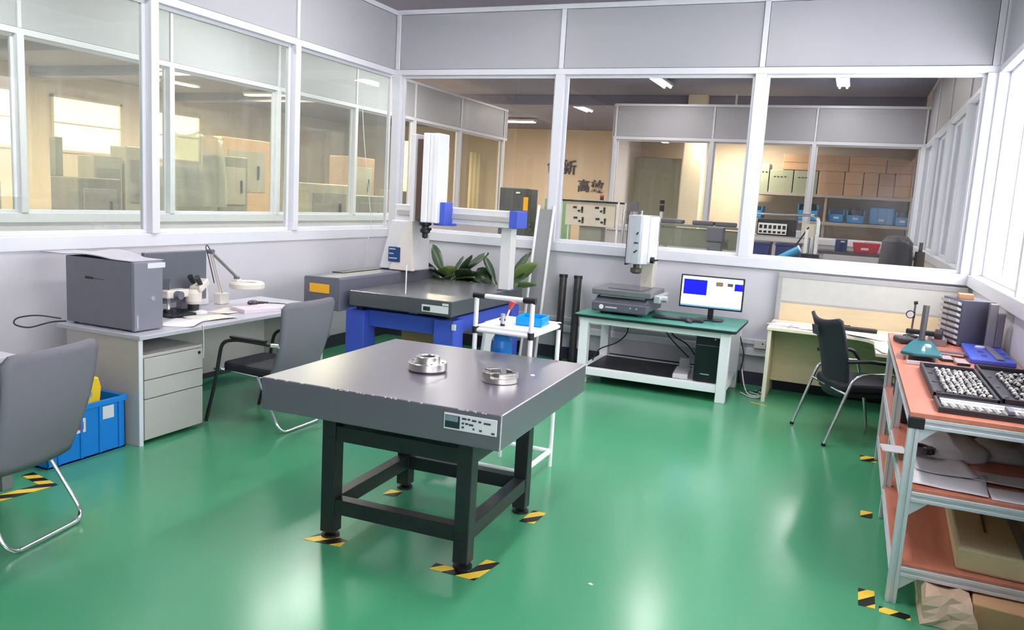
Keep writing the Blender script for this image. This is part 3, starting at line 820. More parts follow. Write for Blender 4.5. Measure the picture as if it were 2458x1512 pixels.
o = MB().box(-3.75, -3.35, 6.35, 6.75, 0.0, .55).build('storage_box', CARD, None, 0.006)
tag(rebase(o, (-3.55, 6.55, 0)), 'brown cardboard box under the measuring machine bed', 'box')
o = MB().cbox((-2.83, 6.35, .325), (.03, .42, .64), 0, 0, .10).build('grey_cover_sheet', PAPERG, None, 0.003)
tag(rebase(o, (-2.83, 6.35, 0)), 'light grey panel leaning against the right of the blue machine stand', 'panel')

# potted plants behind the machine
def leaf(mb, base, azim, length, rise, wdt, droop, roll=0.0):
    pts = []
    n = 7
    d = Vector((math.cos(azim), math.sin(azim), 0))
    sd = (Vector((-d.y, d.x, 0)) * math.cos(roll) + Vector((0, 0, 1)) * math.sin(roll)).normalized()
    vs = []; fs = []
    for i in range(n + 1):
        u = i / n
        c = Vector(base) + d * (length * u * 0.8) + Vector((0, 0, rise * u - droop * u * u))
        if u < .35: w = 0.012 + .01 * u
        else: w = wdt * math.sin(math.pi * min(1, (u - .30) / .72)) ** 0.8 + 0.003
        for s, zz in ((-1, .012), (0, 0), (1, .012)):
            vs.append(tuple(c + sd * (w * s) + Vector((0, 0, zz if s else 0))))
    for i in range(n):
        for j in range(2):
            a = i * 3 + j
            fs.append((a, a + 1, a + 4, a + 3))
    mb.add(vs, fs, True)
def plant(label, x, y, z, spec):
    t = thing('potted_plant', label, 'plant', (x, y, 0), 0, 'broad leaved plants in the corner')
    MB().lathe([(0, 0), (.11, 0), (.14, z - .12), (.15, z - .12), (.15, z - .09), (.13, z - .09), (.13, z - .12), (0, z - .12)], (x, y, 0), 20).build('pot', TERRA, t)
    for i, (az, ln, rs, wd, dr) in enumerate(spec):
        m = MB(); leaf(m, (x + random.uniform(-.03, .03), y + random.uniform(-.03, .03), z - .13), az, ln, rs, wd * 1.15, dr, random.uniform(-.9, .9))
        m.build('leaf', LEAFL if i % 5 == 2 else LEAF, t, 0, False, 2, .002)
PI = math.pi
plant('left broad leaved potted plant behind the measuring machine', -3.93, 7.64, .86,
      [(2.7, .40, .44, .06, .04), (0.2, .54, .46, .085, .10), (-1.2, .30, .30, .09, .08), (-.5, .36, .30, .085, .10), (3.4, .44, .30, .07, .06), (-2.2, .36, .22, .08, .10), (.5, .40, .24, .08, .12), (-.9, .44, .18, .08, .12), (1.5, .3, .34, .07, .05), (-1.7, .40, .26, .08, .08), (-.1, .46, .22, .08, .10), (.3, .34, .14, .08, .06), (-.4, .50, .24, .07, .12), (2.2, .3, .2, .08, .06), (-2.7, .4, .16, .08, .1), (0.0, .3, .36, .08, .02), (-1.4, .24, .14, .09, .05), (.8, .26, .26, .09, .05)])
plant('right broad leaved potted plant behind the measuring machine', -3.38, 7.68, .84,
      [(2.7, .36, .38, .05, .02), (0.5, .40, .46, .06, .04), (0.0, .52, .40, .085, .08), (-.6, .42, .22, .08, .12), (-2.5, .36, .22, .07, .10), (3.3, .46, .20, .07, .10), (-1.3, .30, .20, .075, .10), (.2, .5, .20, .075, .1), (3.0, .36, .26, .08, .06), (-.2, .42, .28, .08, .1), (-2.0, .3, .2, .08, .06)])

# ------------------------------------------------------------------ white trolley
t = thing('utility_trolley', 'white tube frame trolley with black joints behind the granite table', 'trolley', (-1.82, 4.46, 0))
px0, px1, py0, py1, sz = -2.0, -1.645, 4.24, 4.72, .945
pr_ = .014
for (x, y, top) in ((px0, py0, 1.125), (px1, py0, 1.125), (px0, py1, sz), (px1, py1, sz)):
    MB().cyl((x, y, .0), (x, y, top), pr_, n=12).build('post', WENAM, t)
    MB().cyl((x, y, sz - .045), (x, y, sz - .005), pr_ + .006, n=12).build('joint', BLACK, t)
MB().cyl((px0, py0, 1.125), (px1, py0, 1.125), pr_, n=12).build('handle_bar', WENAM, t)
for x, s in ((px0, 1), (px1, -1)):
    MB().cyl((x - s * .02, py0, 1.125), (x + s * .055, py0, 1.125), pr_ + .005, n=12).build('joint', BLACK, t)
for a, b in (((px0, py0), (px1, py0)), ((px0, py1), (px1, py1)), ((px0, py0), (px0, py1)), ((px1, py0), (px1, py1))):
    MB().cyl((a[0], a[1], sz - .025), (b[0], b[1], sz - .025), pr_, n=12).build('shelf_rail', WENAM, t)
    MB().cyl((a[0], a[1], .42), (b[0], b[1], .42), pr_ * .8, n=10).build('shelf_rail', WENAM, t)
MB().prism(rrect(px0, px1, py0, py1, .03), sz - .012, sz + .002).build('top_shelf', WHITEP, t, 0.003)
MB().box(px0, px1, py0, py1, .43, .44).build('middle_shelf', WHITEP, t, 0.002)
for a, b in (((-2.30, 4.22), (-1.64, 4.22)), ((-2.30, 4.70), (-1.64, 4.70)), ((-2.30, 4.22), (-2.30, 4.70)), ((-1.645, 4.22), (-1.645, 4.70))):
    MB().cyl((a[0], a[1], .105), (b[0], b[1], .105), .017, n=12).build('base_rail', WENAM, t)
MB().cyl((-2.30, 4.70, .0), (-2.30, 4.70, .24), .014, n=10).build('base_post', WENAM, t)
MB().cyl((-2.30, 4.22, .0), (-2.30, 4.22, .105), .014, n=10).build('base_post', WENAM, t)
t = thing('steel_bracket', 'small bright steel bracket on the low rail of the white trolley', 'bracket', (-2.14, 4.70, .122))
MB().box(-2.20, -2.08, 4.67, 4.73, .122, .130).build('plate', STEEL, t, .001)
MB().cbox((-2.17, 4.70, .165), (.06, .05, .008), 0, 0, .9).build('brace', STEEL, t, .001)
MB().cbox((-2.11, 4.70, .165), (.06, .05, .008), 0, 0, -.9).build('brace', STEEL, t, .001)
t = thing('parts_tray', 'small bright blue plastic tray on the white trolley', 'tray', (-1.74, 4.50, sz), .1)
MB().prism([(-.075, -.09), (.075, -.09), (.085, .09), (-.085, .09)], 0.002, .008).build('bottom', BLUEB, t, 0, True)
CY = mat('tray_cyan', (0, 158, 240), .3)
for b in ((-.08, -.074, -.09, .09), (.074, .08, -.09, .09), (-.08, .08, -.09, -.084), (-.08, .08, .084, .09)):
    MB().box(b[0], b[1], b[2], b[3], .002, .055).build('wall', CY, t, .002, True)
t = thing('spray_bottle', 'blue pump spray bottle with red nozzle tip standing in the white trolley', 'bottle', (-1.86, 4.32, .44))
BB = mat('bottle_blue', (34, 112, 190), .2, var=.15, scale=8)
MB().lathe([(0, .0), (.06, .0), (.064, .01), (.064, .38), (.060, .42), (.040, .455), (.024, .465), (0, .465)], (-1.86, 4.32, .442), 24).build('bottle_body', BB, t)
MB().lathe([(0, .465), (.03, .465), (.03, .485), (.014, .49), (.014, .52), (0, .52)], (-1.86, 4.32, .442), 16).build('pump_collar', BLACK, t)
MB().cyl((-1.86, 4.32, .96), (-1.86, 4.32, 1.02), .014, n=12).build('pump_cylinder', SILVER, t)
MB().cyl((-1.85, 4.32, .96), (-1.80, 4.32, 1.11), .006, n=8).build('nozzle_tube', WHITEP, t)
MB().cyl((-1.802, 4.32, 1.10), (-1.82, 4.32, 1.05), .022, .008, 14).build('nozzle_tip', mat('nozzle_red', (226, 84, 84), .4), t)
MB().cyl((-1.88, 4.32, .985), (-1.84, 4.32, .985), .007, n=8).build('lever', BLACK, t)

# leaning grey board with white edge trims
t = thing('leaning_board', 'tall grey board with white edge trims leaning on the back wall', 'board', (-3.05, 8.0, 0))
def lean(x, z):
    return (x, 7.80 + .30 * z / 1.65, z)
for xa, nm in ((-3.14, 'edge_trim'), (-2.965, 'edge_trim')):
    m = MB()
    a, b = Vector(lean(xa, 0.0)), Vector(lean(xa, 1.64))
    m.cyl(a, b, .017, n=8)
    m.build(nm, WENAM, t)
m = MB(); c = (Vector(lean(-3.052, 0)) + Vector(lean(-3.052, 1.60))) / 2
L = (Vector(lean(-3.052, 1.60)) - Vector(lean(-3.052, 0))).length
m.cbox(c, (.15, .006, L), 0, -math.atan2(.30 * 1.6 / 1.65, 1.6))
m.build('web', mat('board_web_grey', (150, 150, 152), .35), t)

# two black tubes standing at the wall
for x, lab in ((-2.765, 'left of two tall black tubes standing against the back wall'), (-2.60, 'right of two tall black tubes standing against the back wall')):
    t = thing('black_tube', lab, 'tube', (x, 7.95, 0), 0, 'black tubes at the back wall')
    MB().cyl((x, 7.95, 0), (x - .02, 8.03, .90), .04, n=16).build('shaft', mat('tube_dark', (62, 62, 62), .3, var=.1), t)
    MB().cyl((x - .02, 8.03, .895), (x - .021, 8.033, .93), .046, n=16).build('end_cap', BLACK, t)
    MB().cyl((x, 7.95, 0), (x, 7.951, .03), .05, n=16).build('foot_cap', BLACK, t)

# ------------------------------------------------------------------ white table with green top
WZ = .665
t = thing('work_table', 'white steel table with green rubber top at the back wall', 'table', (-1.6, 7.5, 0))
wx0, wx1, wy0, wy1 = -2.335, -.845, 7.10, 8.0
MB().prism(rrect(wx0, wx1, wy0, wy1, .03), WZ - .028, WZ - .006).build('top_board', BLACK, t, .002)
MB().prism(rrect(wx0 + .002, wx1 - .002, wy0 + .002, wy1 - .002, .03), WZ - .006, WZ).build('rubber_mat', GREENT, t, .001)
lw = .085
LX = (wx0 + .05, wx1 - .05 - lw)
LY = (wy0 + .04, wy1 - .04 - lw)
for x in LX:
    for y in LY:
        MB().box(x, x + lw, y, y + lw, 0, WZ - .028).build('leg', WENAM, t, .005)
for y in LY:
    MB().box(LX[0] + lw, LX[1], y + .015, y + lw - .015, WZ - .085, WZ - .028).build('apron', WENAM, t, .003)
    MB().box(LX[0] + lw, LX[1], y + .012, y + lw - .012, .085, .155).build('lower_rail', WENAM, t, .004)
for x in LX:
    MB().box(x + .015, x + lw - .015, LY[0] + lw, LY[1], WZ - .085, WZ - .028).build('apron', WENAM, t, .003)
    MB().box(x + .012, x + lw - .012, LY[0] + lw, LY[1], .085, .155).build('lower_rail', WENAM, t, .004)
MB().box(LX[0] + .05, -1.32, LY[0] + .075, LY[1] + .01, .14, .152).build('shelf_board', BLACK, t, .002)
MB().box(-1.32, LX[1] + .03, LY[0] + .075, LY[1] + .01, .14, .152).build('shelf_board', WENAM, t, .002)

t = thing('computer_tower', 'black computer tower on the low shelf of the white table', 'computer', (-1.09, 7.5, .152))
MB().box(-1.20, -.99, 7.24, 7.70, .16, .575).build('case', BLACK, t, .006)
bz = MB().box(-1.202, -.988, 7.222, 7.24, .158, .577).build('front_bezel', mat('gloss_black', (26, 26, 32), .2), t, .005)
MB().box(-1.14, -1.06, 7.219, 7.222, .225, .232).build('badge', SILVER, bz)
MB().cyl((-1.03, 7.222, .555), (-1.03, 7.217, .555), .006, n=10).build('power_light', WHITEP, bz)
MB().box(-1.19, -1.0, 7.219, 7.222, .49, .494).build('drive_seam', DGREY, bz)
for x in (-1.18, -1.01):
    for y in (7.27, 7.66):
        MB().cyl((x, y, .152), (x, y, .16), .012, n=8).build('foot', BLACK, t)
t = thing('power_adapter', 'grey white power box on the low shelf beside the black tower', 'box', (-1.33, 7.35, .152), .1)
MB().box(-1.40, -1.26, 7.22, 7.60, .1525, .20).build('body', mat('adapter_grey', (206, 206, 206), .4), t, .01)
MB().box(-1.38, -1.28, 7.62, 7.70, .1525, .28).build('plug_block', mat('adapter_grey', (206, 206, 206), .4), t, .006)
for i, (pts, lab) in enumerate((
        ([(-2.0, 7.85, .62), (-1.98, 7.8, .42), (-2.05, 7.7, .33), (-2.22, 7.6, .26), (-2.24, 7.5, .16)], 'black cable hanging under the left of the green topped table'),
        ([(-1.62, 7.75, .62), (-1.58, 7.72, .48), (-1.44, 7.7, .36), (-1.33, 7.66, .285)], 'left of two black cables hanging under the green topped table'),
        ([(-1.60, 7.78, .62), (-1.52, 7.74, .46), (-1.36, 7.72, .40), (-1.26, 7.70, .28)], 'right of two black cables hanging under the green topped table'))):
    tag(rebase(MB().tube(pts, .006, 6, .06).build('cable', CABLE), pts[-1]), lab, 'cable')
m = MB()
cab = []
for k, (pts, mt, lab) in enumerate((
        ([(-.93, 7.9, .6), (-.84, 7.86, .35), (-.86, 7.82, .15), (-.80, 7.78, .012), (-.70, 7.75, .012), (-.66, 7.88, .012)], CABLE, 'black cable falling behind the right end of the white table'),
        ([(-.88, 7.92, .3), (-.80, 7.75, .05), (-.74, 7.60, .008), (-.62, 7.62, .008), (-.58, 7.76, .008), (-.70, 7.84, .008)], CABLEW, 'white cable tangled on the floor between table and beige desk'),
        ([(-.82, 7.68, .008), (-.72, 7.54, .008), (-.63, 7.56, .008), (-.66, 7.70, .008), (-.80, 7.80, .008)], CABLEW, 'second white cable curled on the floor beside the beige desk'))):
    tag(rebase(MB().tube(pts, .007, 6, .06).build('floor_cable', mt), (pts[-1][0], pts[-1][1], 0)), lab, 'cable')

# video measuring machine
t = thing('video_microscope', 'video measuring microscope with silver head on the green table', 'machine', (-1.93, 7.5, WZ))
MB().prism_axis([(7.30, WZ + .03), (7.95, WZ + .03), (7.95, .83), (7.36, .83), (7.30, .80)], -2.20, -1.70, 'x').build('base_body', mat('vmm_grey', (92, 93, 104), .35), t, .012)
MB().box(-2.22, -1.68, 7.26, 7.34, WZ + .025, WZ + .12).build('front_lip', mat('vmm_grey', (92, 93, 104), .35), t, .015)
for (x, y) in ((-2.12, 7.36), (-1.78, 7.36), (-2.12, 7.88), (-1.78, 7.88)):
    MB().cyl((x, y, WZ), (x, y, WZ + .03), .035, n=14).build('foot', BLACK, t)
MB().box(-2.23, -1.66, 7.28, 7.86, .845, .905).build('stage', mat('stage_grey', (112, 112, 118), .3), t, .012)
MB().box(-2.10, -1.76, 7.36, 7.74, .905, .912).build('stage_glass', mat('stage_glass_dark', (96, 100, 104), .15), t, .002)
MB().box(-2.15, -1.72, 7.30, 7.84, .83, .845).build('slide', STEEL, t, .002)
MB().box(-1.66, -1.60, 7.40, 7.80, .80, .87).build('stage_motor', SILVER, t, .006)
MB().cyl((-1.60, 7.50, .835), (-1.55, 7.50, .835), .03, n=16).build('hand_wheel', SILVER, t)
bd = MB().cyl((-2.12, 7.258, .735), (-2.12, 7.255, .735), .022, n=18).build('oval_badge', WHITEP, t)
MB().box(-2.08, -1.97, 7.2575, 7.26, .729, .741).build('name_strip', PAPERG, t)
for x in (-1.84, -1.78):
    MB().cyl((x, 7.26, .745), (x, 7.252, .745), .009, n=10).build('button', SILVER, t)
MB().box(-1.90, -1.775, 7.80, 7.95, .83, 1.36).build('column', mat('column_cream', (214, 210, 198), .4), t, .01)
m = MB()
prof = []
for i in range(13):
    a = math.pi * i / 12
    prof.append((-1.87 - .105 * math.cos(a), 7.46 - .055 * math.sin(a)))
prof += [(-1.765, 7.82), (-1.975, 7.82)]
m.prism(prof, 1.15, 1.61)
hd = m.build('head_cover', SILVER, t, .006)
MB().box(-1.768, -1.755, 7.47, 7.81, 1.17, 1.60).build('head_side_panel', WENAM, hd, .003)
MB().box(-1.985, -1.97, 7.47, 7.81, 1.13, 1.58).build('head_edge', BLACK, hd, .003)
INK = mat('logo_ink', (60, 62, 72), .4)
MB().cbox((-1.865, 7.403, 1.44), (.014, .004, .03), 0, 0, .5).build('mark', INK, hd)
MB().cbox((-1.872, 7.403, 1.35), (.04, .004, .014)).build('mark', INK, hd)
MB().cbox((-1.872, 7.403, 1.27), (.04, .004, .014), 0, 0, -.7).build('mark', INK, hd)
MB().lathe([(0, 1.15), (.03, 1.15), (.03, 1.11), (.055, 1.105), (.055, 1.07), (.035, 1.055), (0, 1.055)], (-1.875, 7.50, 0), 22).build('lens', mat('lens_ring_bronze', (92, 86, 78), .3, .4), t)
kn = MB().cyl((-1.755, 7.55, 1.19), (-1.72, 7.55, 1.19), .03, n=16).build('focus_knob', BLACK, t)
MB().cyl((-1.72, 7.55, 1.19), (-1.68, 7.55, 1.195), .008, n=8).build('knob_pin', BLACK, kn)

# monitor, keyboard, mouse
t = thing('desktop_monitor', 'lit monitor with blue window and white screen on the green table', 'monitor', (-1.17, 7.66, WZ), 0)
MB().cbox((-1.165, 7.62, .93), (.585, .03, .31), 0.02, -.05).build('shell', BLACK, t, .006)
SCR = mat('screen_white_lit', (250, 251, 255), .3, var=0.0, emit=1.0)
SBL = mat('screen_blue_lit', (14, 16, 220), .3, var=0.0, emit=1.0)
SGR = mat('screen_grey_lit', (188, 190, 206), .3, var=0.0, emit=.7)
SBR = mat('screen_brown_lit', (120, 104, 84), .3, var=0.0, emit=.6)
SLB = mat('screen_taskbar_lit', (96, 150, 196), .3, var=0.0, emit=.8)
def spart(name, x0, x1, z0, z1, m, d):
    """a patch on the monitor face; x and z measured from the screen centre"""
    c, s = math.cos(-.05), math.sin(-.05)
    mm = MB()
    M = Matrix.Rotation(.02, 3, 'Z') @ Matrix.Rotation(-.05, 3, 'X')
    ctr = Vector((-1.165, 7.62, .93)) + M @ Vector(((x0 + x1) / 2, -.0155 - d, (z0 + z1) / 2))
    mm.cbox(ctr, (x1 - x0, .001, z1 - z0), .02, -.05)
    return mm.build(name, m, t)
spart('screen', -.278, .278, -.140, .142, SCR, .0005)
spart('window_bar', -.278, .278, .122, .142, SGR, .0012)
spart('blue_window', -.262, -.045, -.03, .112, SBL, .0014)
spart('blue_window', .205, .278, .035, .10, SBL, .0014)
spart('thumbnail', .035, .10, .065, .105, SBR, .0014)
spart('thumbnail', .14, .19, .07, .10, mat('screen_dark_lit', (74, 78, 60), .3, emit=.5), .0014)
spart('thumbnail', -.03, .0, .062, .112, SGR, .0014)
spart('task_bar', -.278, .278, -.140, -.126, SLB, .0012)
MB().box(-1.185, -1.135, 7.62, 7.66, WZ + .012, .86).build('stand', BLACK, t, .004)
MB().prism(rrect(-1.28, -1.04, 7.55, 7.72, .04), WZ, WZ + .012).build('base', BLACK, t, .003)
t = thing('keyboard', 'long black keyboard on the green table before the monitor', 'keyboard', (-1.4, 7.45, WZ))
MB().cbox((-1.42, 7.44, WZ + .010), (.47, .14, .018), 0.03).build('tray', BLACK, t, .004)
for r_ in range(4):
    MB().cbox((-1.42, 7.39 + r_ * .032, WZ + .022), (.44, .024, .006), 0.03).build('key_row', mat('key_black', (44, 44, 50), .4), t, .002)
o = MB().lathe([(0, 0), (.032, 0), (.036, .008), (.032, .022), (.015, .03), (0, .031)], (-1.30, 7.33, WZ), 18).build('computer_mouse', BLACK)
tag(rebase(o, (-1.30, 7.33, WZ)), 'black computer mouse on the green table', 'mouse')

# ------------------------------------------------------------------ beige desk with partition
RZ = .69
t = thing('corner_desk', 'beige L shaped desk in the right back corner', 'desk', (0.1, 7.7, 0))
arc = [(.04, 7.46)]
for i in range(7):
    a = math.radians(90 - 90 * i / 6)
    arc.append((.05 + .205 * math.cos(a), 7.255 + .205 * math.sin(a)))
poly = [(-.625, 7.46)] + arc + [(.255, 6.66), (1.0, 6.66), (1.0, 8.06), (-.625, 8.06)]
MB().prism(poly, RZ - .03, RZ).build('desk_top', CREAM, t, .004)
MB().box(-.612, -.585, 7.50, 8.03, 0, RZ - .03).build('side_panel', BEIGE, t, .002)
MB().box(-.615, -.582, 7.472, 7.50, 0, RZ - .03).build('side_edge', CREAM, t, .002)
MB().box(-.585, .95, 7.93, 7.95, .12, RZ - .03).build('modesty_panel', BEIGE, t, .002)
MB().box(.40, .97, 6.70, 6.725, 0.0, RZ - .03).build('return_panel', BEIGE, t, .002)
t = thing('desk_screen', 'grey framed low screen with beige lower panel behind the beige desk', 'screen', (.17, 8.08, 0))
SG = mat('screen_frame_grey', (176, 174, 174), .4)
MB().box(-.62, .985, 8.07, 8.10, 1.10, 1.145).build('top_rail', SG, t, .004)
MB().box(-.62, -.575, 8.07, 8.10, 0.0, 1.10).build('stile', SG, t, .004)
MB().box(.94, .985, 8.07, 8.10, 0.0, 1.10).build('stile', SG, t, .004)
MB().box(-.575, .94, 8.075, 8.095, .88, 1.10).build('upper_panel', mat('screen_panel_sage', (200, 200, 194), .5), t)
MB().box(-.575, .94, 8.072, 8.098, .86, .88).build('middle_rail', SG, t, .002)
MB().box(-.575, .94, 8.074, 8.096, .10, .86).build('lower_panel', BEIGE, t)
paper('paper_sheet', -.48, 7.72, RZ, .22, .30, 1.3, 'white sheet at the left end of the beige desk')
paper('paper_sheet', -.30, 7.63, RZ, .21, .30, 1.5, 'printed sheets lying left of the black chair on the beige desk', 'paper', PAPERG)
paper('paper_sheet', .02, 7.64, RZ, .21, .30, 1.4, 'white sheet right behind the black chair on the beige desk')
paper('paper_sheet', .22, 7.50, RZ, .21, .32, 1.1, 'white sheet at the inner corner of the beige desk')
paper('paper_sheet', .36, 6.80, RZ, .18, .24, .2, 'small white sheet on the short arm of the beige desk')
t = thing('keyboard', 'black keyboard on the beige desk', 'keyboard', (.06, 7.86, RZ), -.06)
MB().box(-.23, .23, -.07, .07, .001, .022).build('tray', BLACK, t, .004, True)
for r_ in range(4):
    MB().box(-.215, .215, -.058 + r_ * .03, -.036 + r_ * .03, .022, .028).build('key_row', mat('key_black', (44, 44, 50), .4), t, .002, True)
o = MB().tube([(-.10, 7.90, RZ + .012), (-.05, 7.98, RZ + .03), (.02, 7.98, RZ + .02), (.06, 7.93, RZ + .03)], .005, 6, .05).build('keyboard_cable', CABLE)
tag(rebase(o, (0, 7.94, RZ)), 'black cable curled over the keyboard on the beige desk', 'cable')
for i, (x, y, w, d, h, rz, lab) in enumerate(((.55, 7.45, .24, .32, .06, .1, 'stack of white documents on the beige desk behind the comparator'), (.80, 7.35, .26, .34, .04, -.1, 'flat stack of white documents beside the drawer cabinet'))):
    t = thing('document_stack', lab, 'papers', (x, y, RZ), rz)
    for q in range(3):
        MB().cbox((random.uniform(-.01, .01), random.uniform(-.01, .01), h * (q + .5) / 3), (w, d, h / 3 - .001), random.uniform(-.08, .08)).build('bundle', PAPER if q % 2 == 0 else PAPERG, t, .001, True)
t = thing('wall_socket', 'small white socket box on the trunking beside the beige desk', 'socket', (-.72, 8.1, .40))
MB().box(-.78, -.67, 8.08, 8.105, .38, .465).build('body', WHITEP, t, .004)
MB().cyl((-.70, 8.08, .43), (-.70, 8.077, .43), .008, n=10).build('screw', BLACK, t)

# black chair at the beige desk
def visitor_chair():
    rz = math.atan2(.45, .89)
    t = thing('visitor_chair', 'black mesh chair with slanting chrome legs at the beige desk', 'chair', (.13, 6.70, 0), rz)
    # faces +x in its own frame
    def fn(u, v):
        w = .40 + .10 * v
        y = (u - .5) * w
        k = max(0, abs(u - .5) * 2 - .8) / .2
        x = -.20 - .13 * v ** 1.2 + .05 * (abs(u - .5) * 2) ** 2 + .02 * math.sin(v * PI)
        return (x, y, .34 + .58 * v + .05 * v * (abs(u - .5) * 2) ** 2 - .03 * k * k * v)
    bk = MB().sheet(fn, 16, 14).build('backrest', MESHK, t, 0, True, 2, .022)
    MB().cbox((-.335, .05, .83), (.006, .10, .075), 0, 0, -.2).build('back_patch', mat('patch_grey', (66, 66, 78), .5), bk, 0, True)
    MB().prism(rrect(-.22, .26, -.24, .24, .07), .40, .47).build('seat', SEATB, t, .025, True)
    MB().prism(rrect(-.20, .24, -.22, .22, .06), .365, .40).build('seat_pan', BLACK, t, .006, True)
    for s in (-1, 1):
        y = s * .29
        MB().tube([(-.33, y, .006), (-.235, y, .30), (-.155, y, .54), (.02, y, .56), (.16, y, .56)], .012, 10, .08).build('rear_leg', CHROME, t, 0, True)
        MB().tube([(.16, y, .55), (.24, y, .30), (.30, y, .006)], .012, 10, .05).build('front_leg', CHROME, t, 0, True)
        MB().cyl((-.333, y, 0), (-.33, y, .02), .016, n=10).build('glide', BLACK, t, 0, True)
        MB().tube([(-.20, s * .25, .64), (-.05, y, .655), (.12, y, .64), (.17, y, .56)], .016, 8, .05).build('armrest', BLACK, t, 0, True)
    MB().cyl((-.20, -.29, .40), (-.20, .29, .40), .011, n=10).build('cross_tube', CHROME, t, 0, True)
visitor_chair()

# ------------------------------------------------------------------ orange bench on aluminium profile
BZ, BX0, BX1, BY0, BY1 = .885, .312, .998, 3.82, 6.45
t = thing('profile_workbench', 'three tier workbench of aluminium profile with orange boards at the right wall', 'workbench', (.65, 5.1, 0))
lw = .045
def profile_leg(x, y, z0, z1):
    m = MB().box(x + .006, x + lw - .006, y + .006, y + lw - .006, z0, z1)
    for (a, b) in ((0, 0), (lw - .016, 0), (0, lw - .016), (lw - .016, lw - .016)):
        m.box(x + a, x + a + .016, y + b, y + b + .016, z0, z1)
    return m
for y in (BY0, 4.92, 6.13):
    for x in (BX0, BX1 - lw):
        profile_leg(x, y, 0.0, BZ - .055).build('leg', ALU, t, .002)
MB().prism([(BX0, BY0), (BX1, BY0), (BX1, BY1), (BX0, BY1)], BZ - .022, BZ).build('top_board', ORANGE, t, .002)
def rail(p0, p1, z, name='rail'):
    m = MB()
    if p0[0] == p1[0]:
        x = p0[0]
        m.box(x, x + lw, p0[1], p1[1], z - .016, z); m.box(x, x + lw, p0[1], p1[1], z - .045, z - .029); m.box(x + .006, x + lw - .006, p0[1], p1[1], z - .03, z - .015)
    else:
        y = p0[1]
        m.box(p0[0], p1[0], y, y + lw, z - .016, z); m.box(p0[0], p1[0], y, y + lw, z - .045, z - .029); m.box(p0[0], p1[0], y + .006, y + lw - .006, z - .03, z - .015)
    m.build(name, ALU, t, .002)
zr = BZ - .022
rail((BX0 + lw, BY0), (BX1 - lw, BY0), zr); rail((BX0, BY0 + lw), (BX0, BY1 - .02), zr); rail((BX1 - lw, BY0 + lw), (BX1 - lw, BY1 - .02), zr)
MB().box(BX0 - .003, BX0 + .062, BY0 - .004, BY0 + .045, zr - .05, zr).build('corner_cap', BLACK, t, .004)
for zz in (.545, .195):
    MB().box(BX0 + .01, BX1 - .01, BY0 + .01, 6.17, zz - .016, zz).build('shelf_board', ORANGE, t, .002)
    rail((BX0 + lw, BY0), (BX1 - lw, BY0), zz - .016)
    rail((BX0, BY0 + lw), (BX0, 4.92), zz - .016); rail((BX0, 4.92 + lw), (BX0, 6.13), zz - .016)
    MB().prism_axis([(BX0 + lw, zz - .062), (BX0 + lw + .075, zz - .062), (BX0 + lw, zz - .13)], BY0 + .012, BY0 + .032, 'y').build('gusset', ALU, t, .002)
MB().prism_axis([(BX0 + lw, zr - .045), (BX0 + lw + .075, zr - .045), (BX0 + lw, zr - .115)], BY0 + .012, BY0 + .032, 'y').build('gusset', ALU, t, .002)

# black trays of steel parts
def tray(label, x0, x1, y0, y1):
    t = thing('foam_tray', label, 'tray', ((x0 + x1) / 2, (y0 + y1) / 2, BZ))
    MB().box(x0, x1, y0, y1, BZ, BZ + .014).build('bottom', mat('foam_charcoal', (52, 50, 58), .6), t, .003)
    for b in ((x0, x0 + .014, y0, y1), (x1 - .014, x1, y0, y1), (x0, x1, y0, y0 + .014), (x0, x1, y1 - .014, y1)):
        MB().box(b[0], b[1], b[2], b[3], BZ + .014, BZ + .036).build('wall', mat('foam_charcoal', (52, 50, 58), .6), t, .003)
    return t
t1 = tray('black foam tray full of pale steel parts nearest the bench edge', .425, .700, 4.17, 5.02)
for y in (4.30, 4.55, 4.80):
    MB().box(.445, .475, y, y + .06, BZ + .014, BZ + .017).build('pocket', BLACK, t1)
t2 = tray('black foam tray of pale steel parts against the right wall', .715, .985, 4.22, 5.18)
for y in (4.36, 4.62, 4.90):
    MB().box(.735, .765, y, y + .06, BZ + .014, BZ + .017).build('pocket', BLACK, t2)
PARTW = mat('pale_steel_part', (214, 211, 206), .3, .55, var=.05, scale=30)
def pm():
    m = MB()
    m.lathe([(0, -.026), (.009, -.026), (.0105, -.023), (.0105, -.008), (.0075, -.004), (.0075, .018), (.0055, .024), (0, .024)], (0, 0, 0), 8)
    m.box(-.0115, .0115, -.004, .004, -.020, -.012)
    return m
proto = None
def steel_part(x, y, lab, grp):
    global proto
    if proto is None:
        o = pm().build('steel_part', PARTW)
        proto = o
    else:
        o = proto.copy(); COL.objects.link(o)
    o.location = (x, y, BZ + .0345)
    o.rotation_euler = (random.uniform(1.2, 1.5), 0, random.uniform(-.35, .1))
    o.location.z = BZ + .0275
    o['label'] = lab; o['category'] = 'part'; o['group'] = grp
for i in range(7):
    for j in range(11):
        steel_part(.497 + i * .0285 + random.uniform(-.004, .004), 4.265 + j * .062 + random.uniform(-.008, .008), 'small pale steel part lying in the tray nearest the bench edge', 'steel parts in the near tray')
for i in range(6):
    for j in range(12):
        if random.random() < .12: continue
        steel_part(.80 + i * .029 + random.uniform(-.005, .005), 4.29 + j * .066 + random.uniform(-.01, .01), 'small pale steel part lying in the tray against the right wall', 'steel parts in the wall tray')

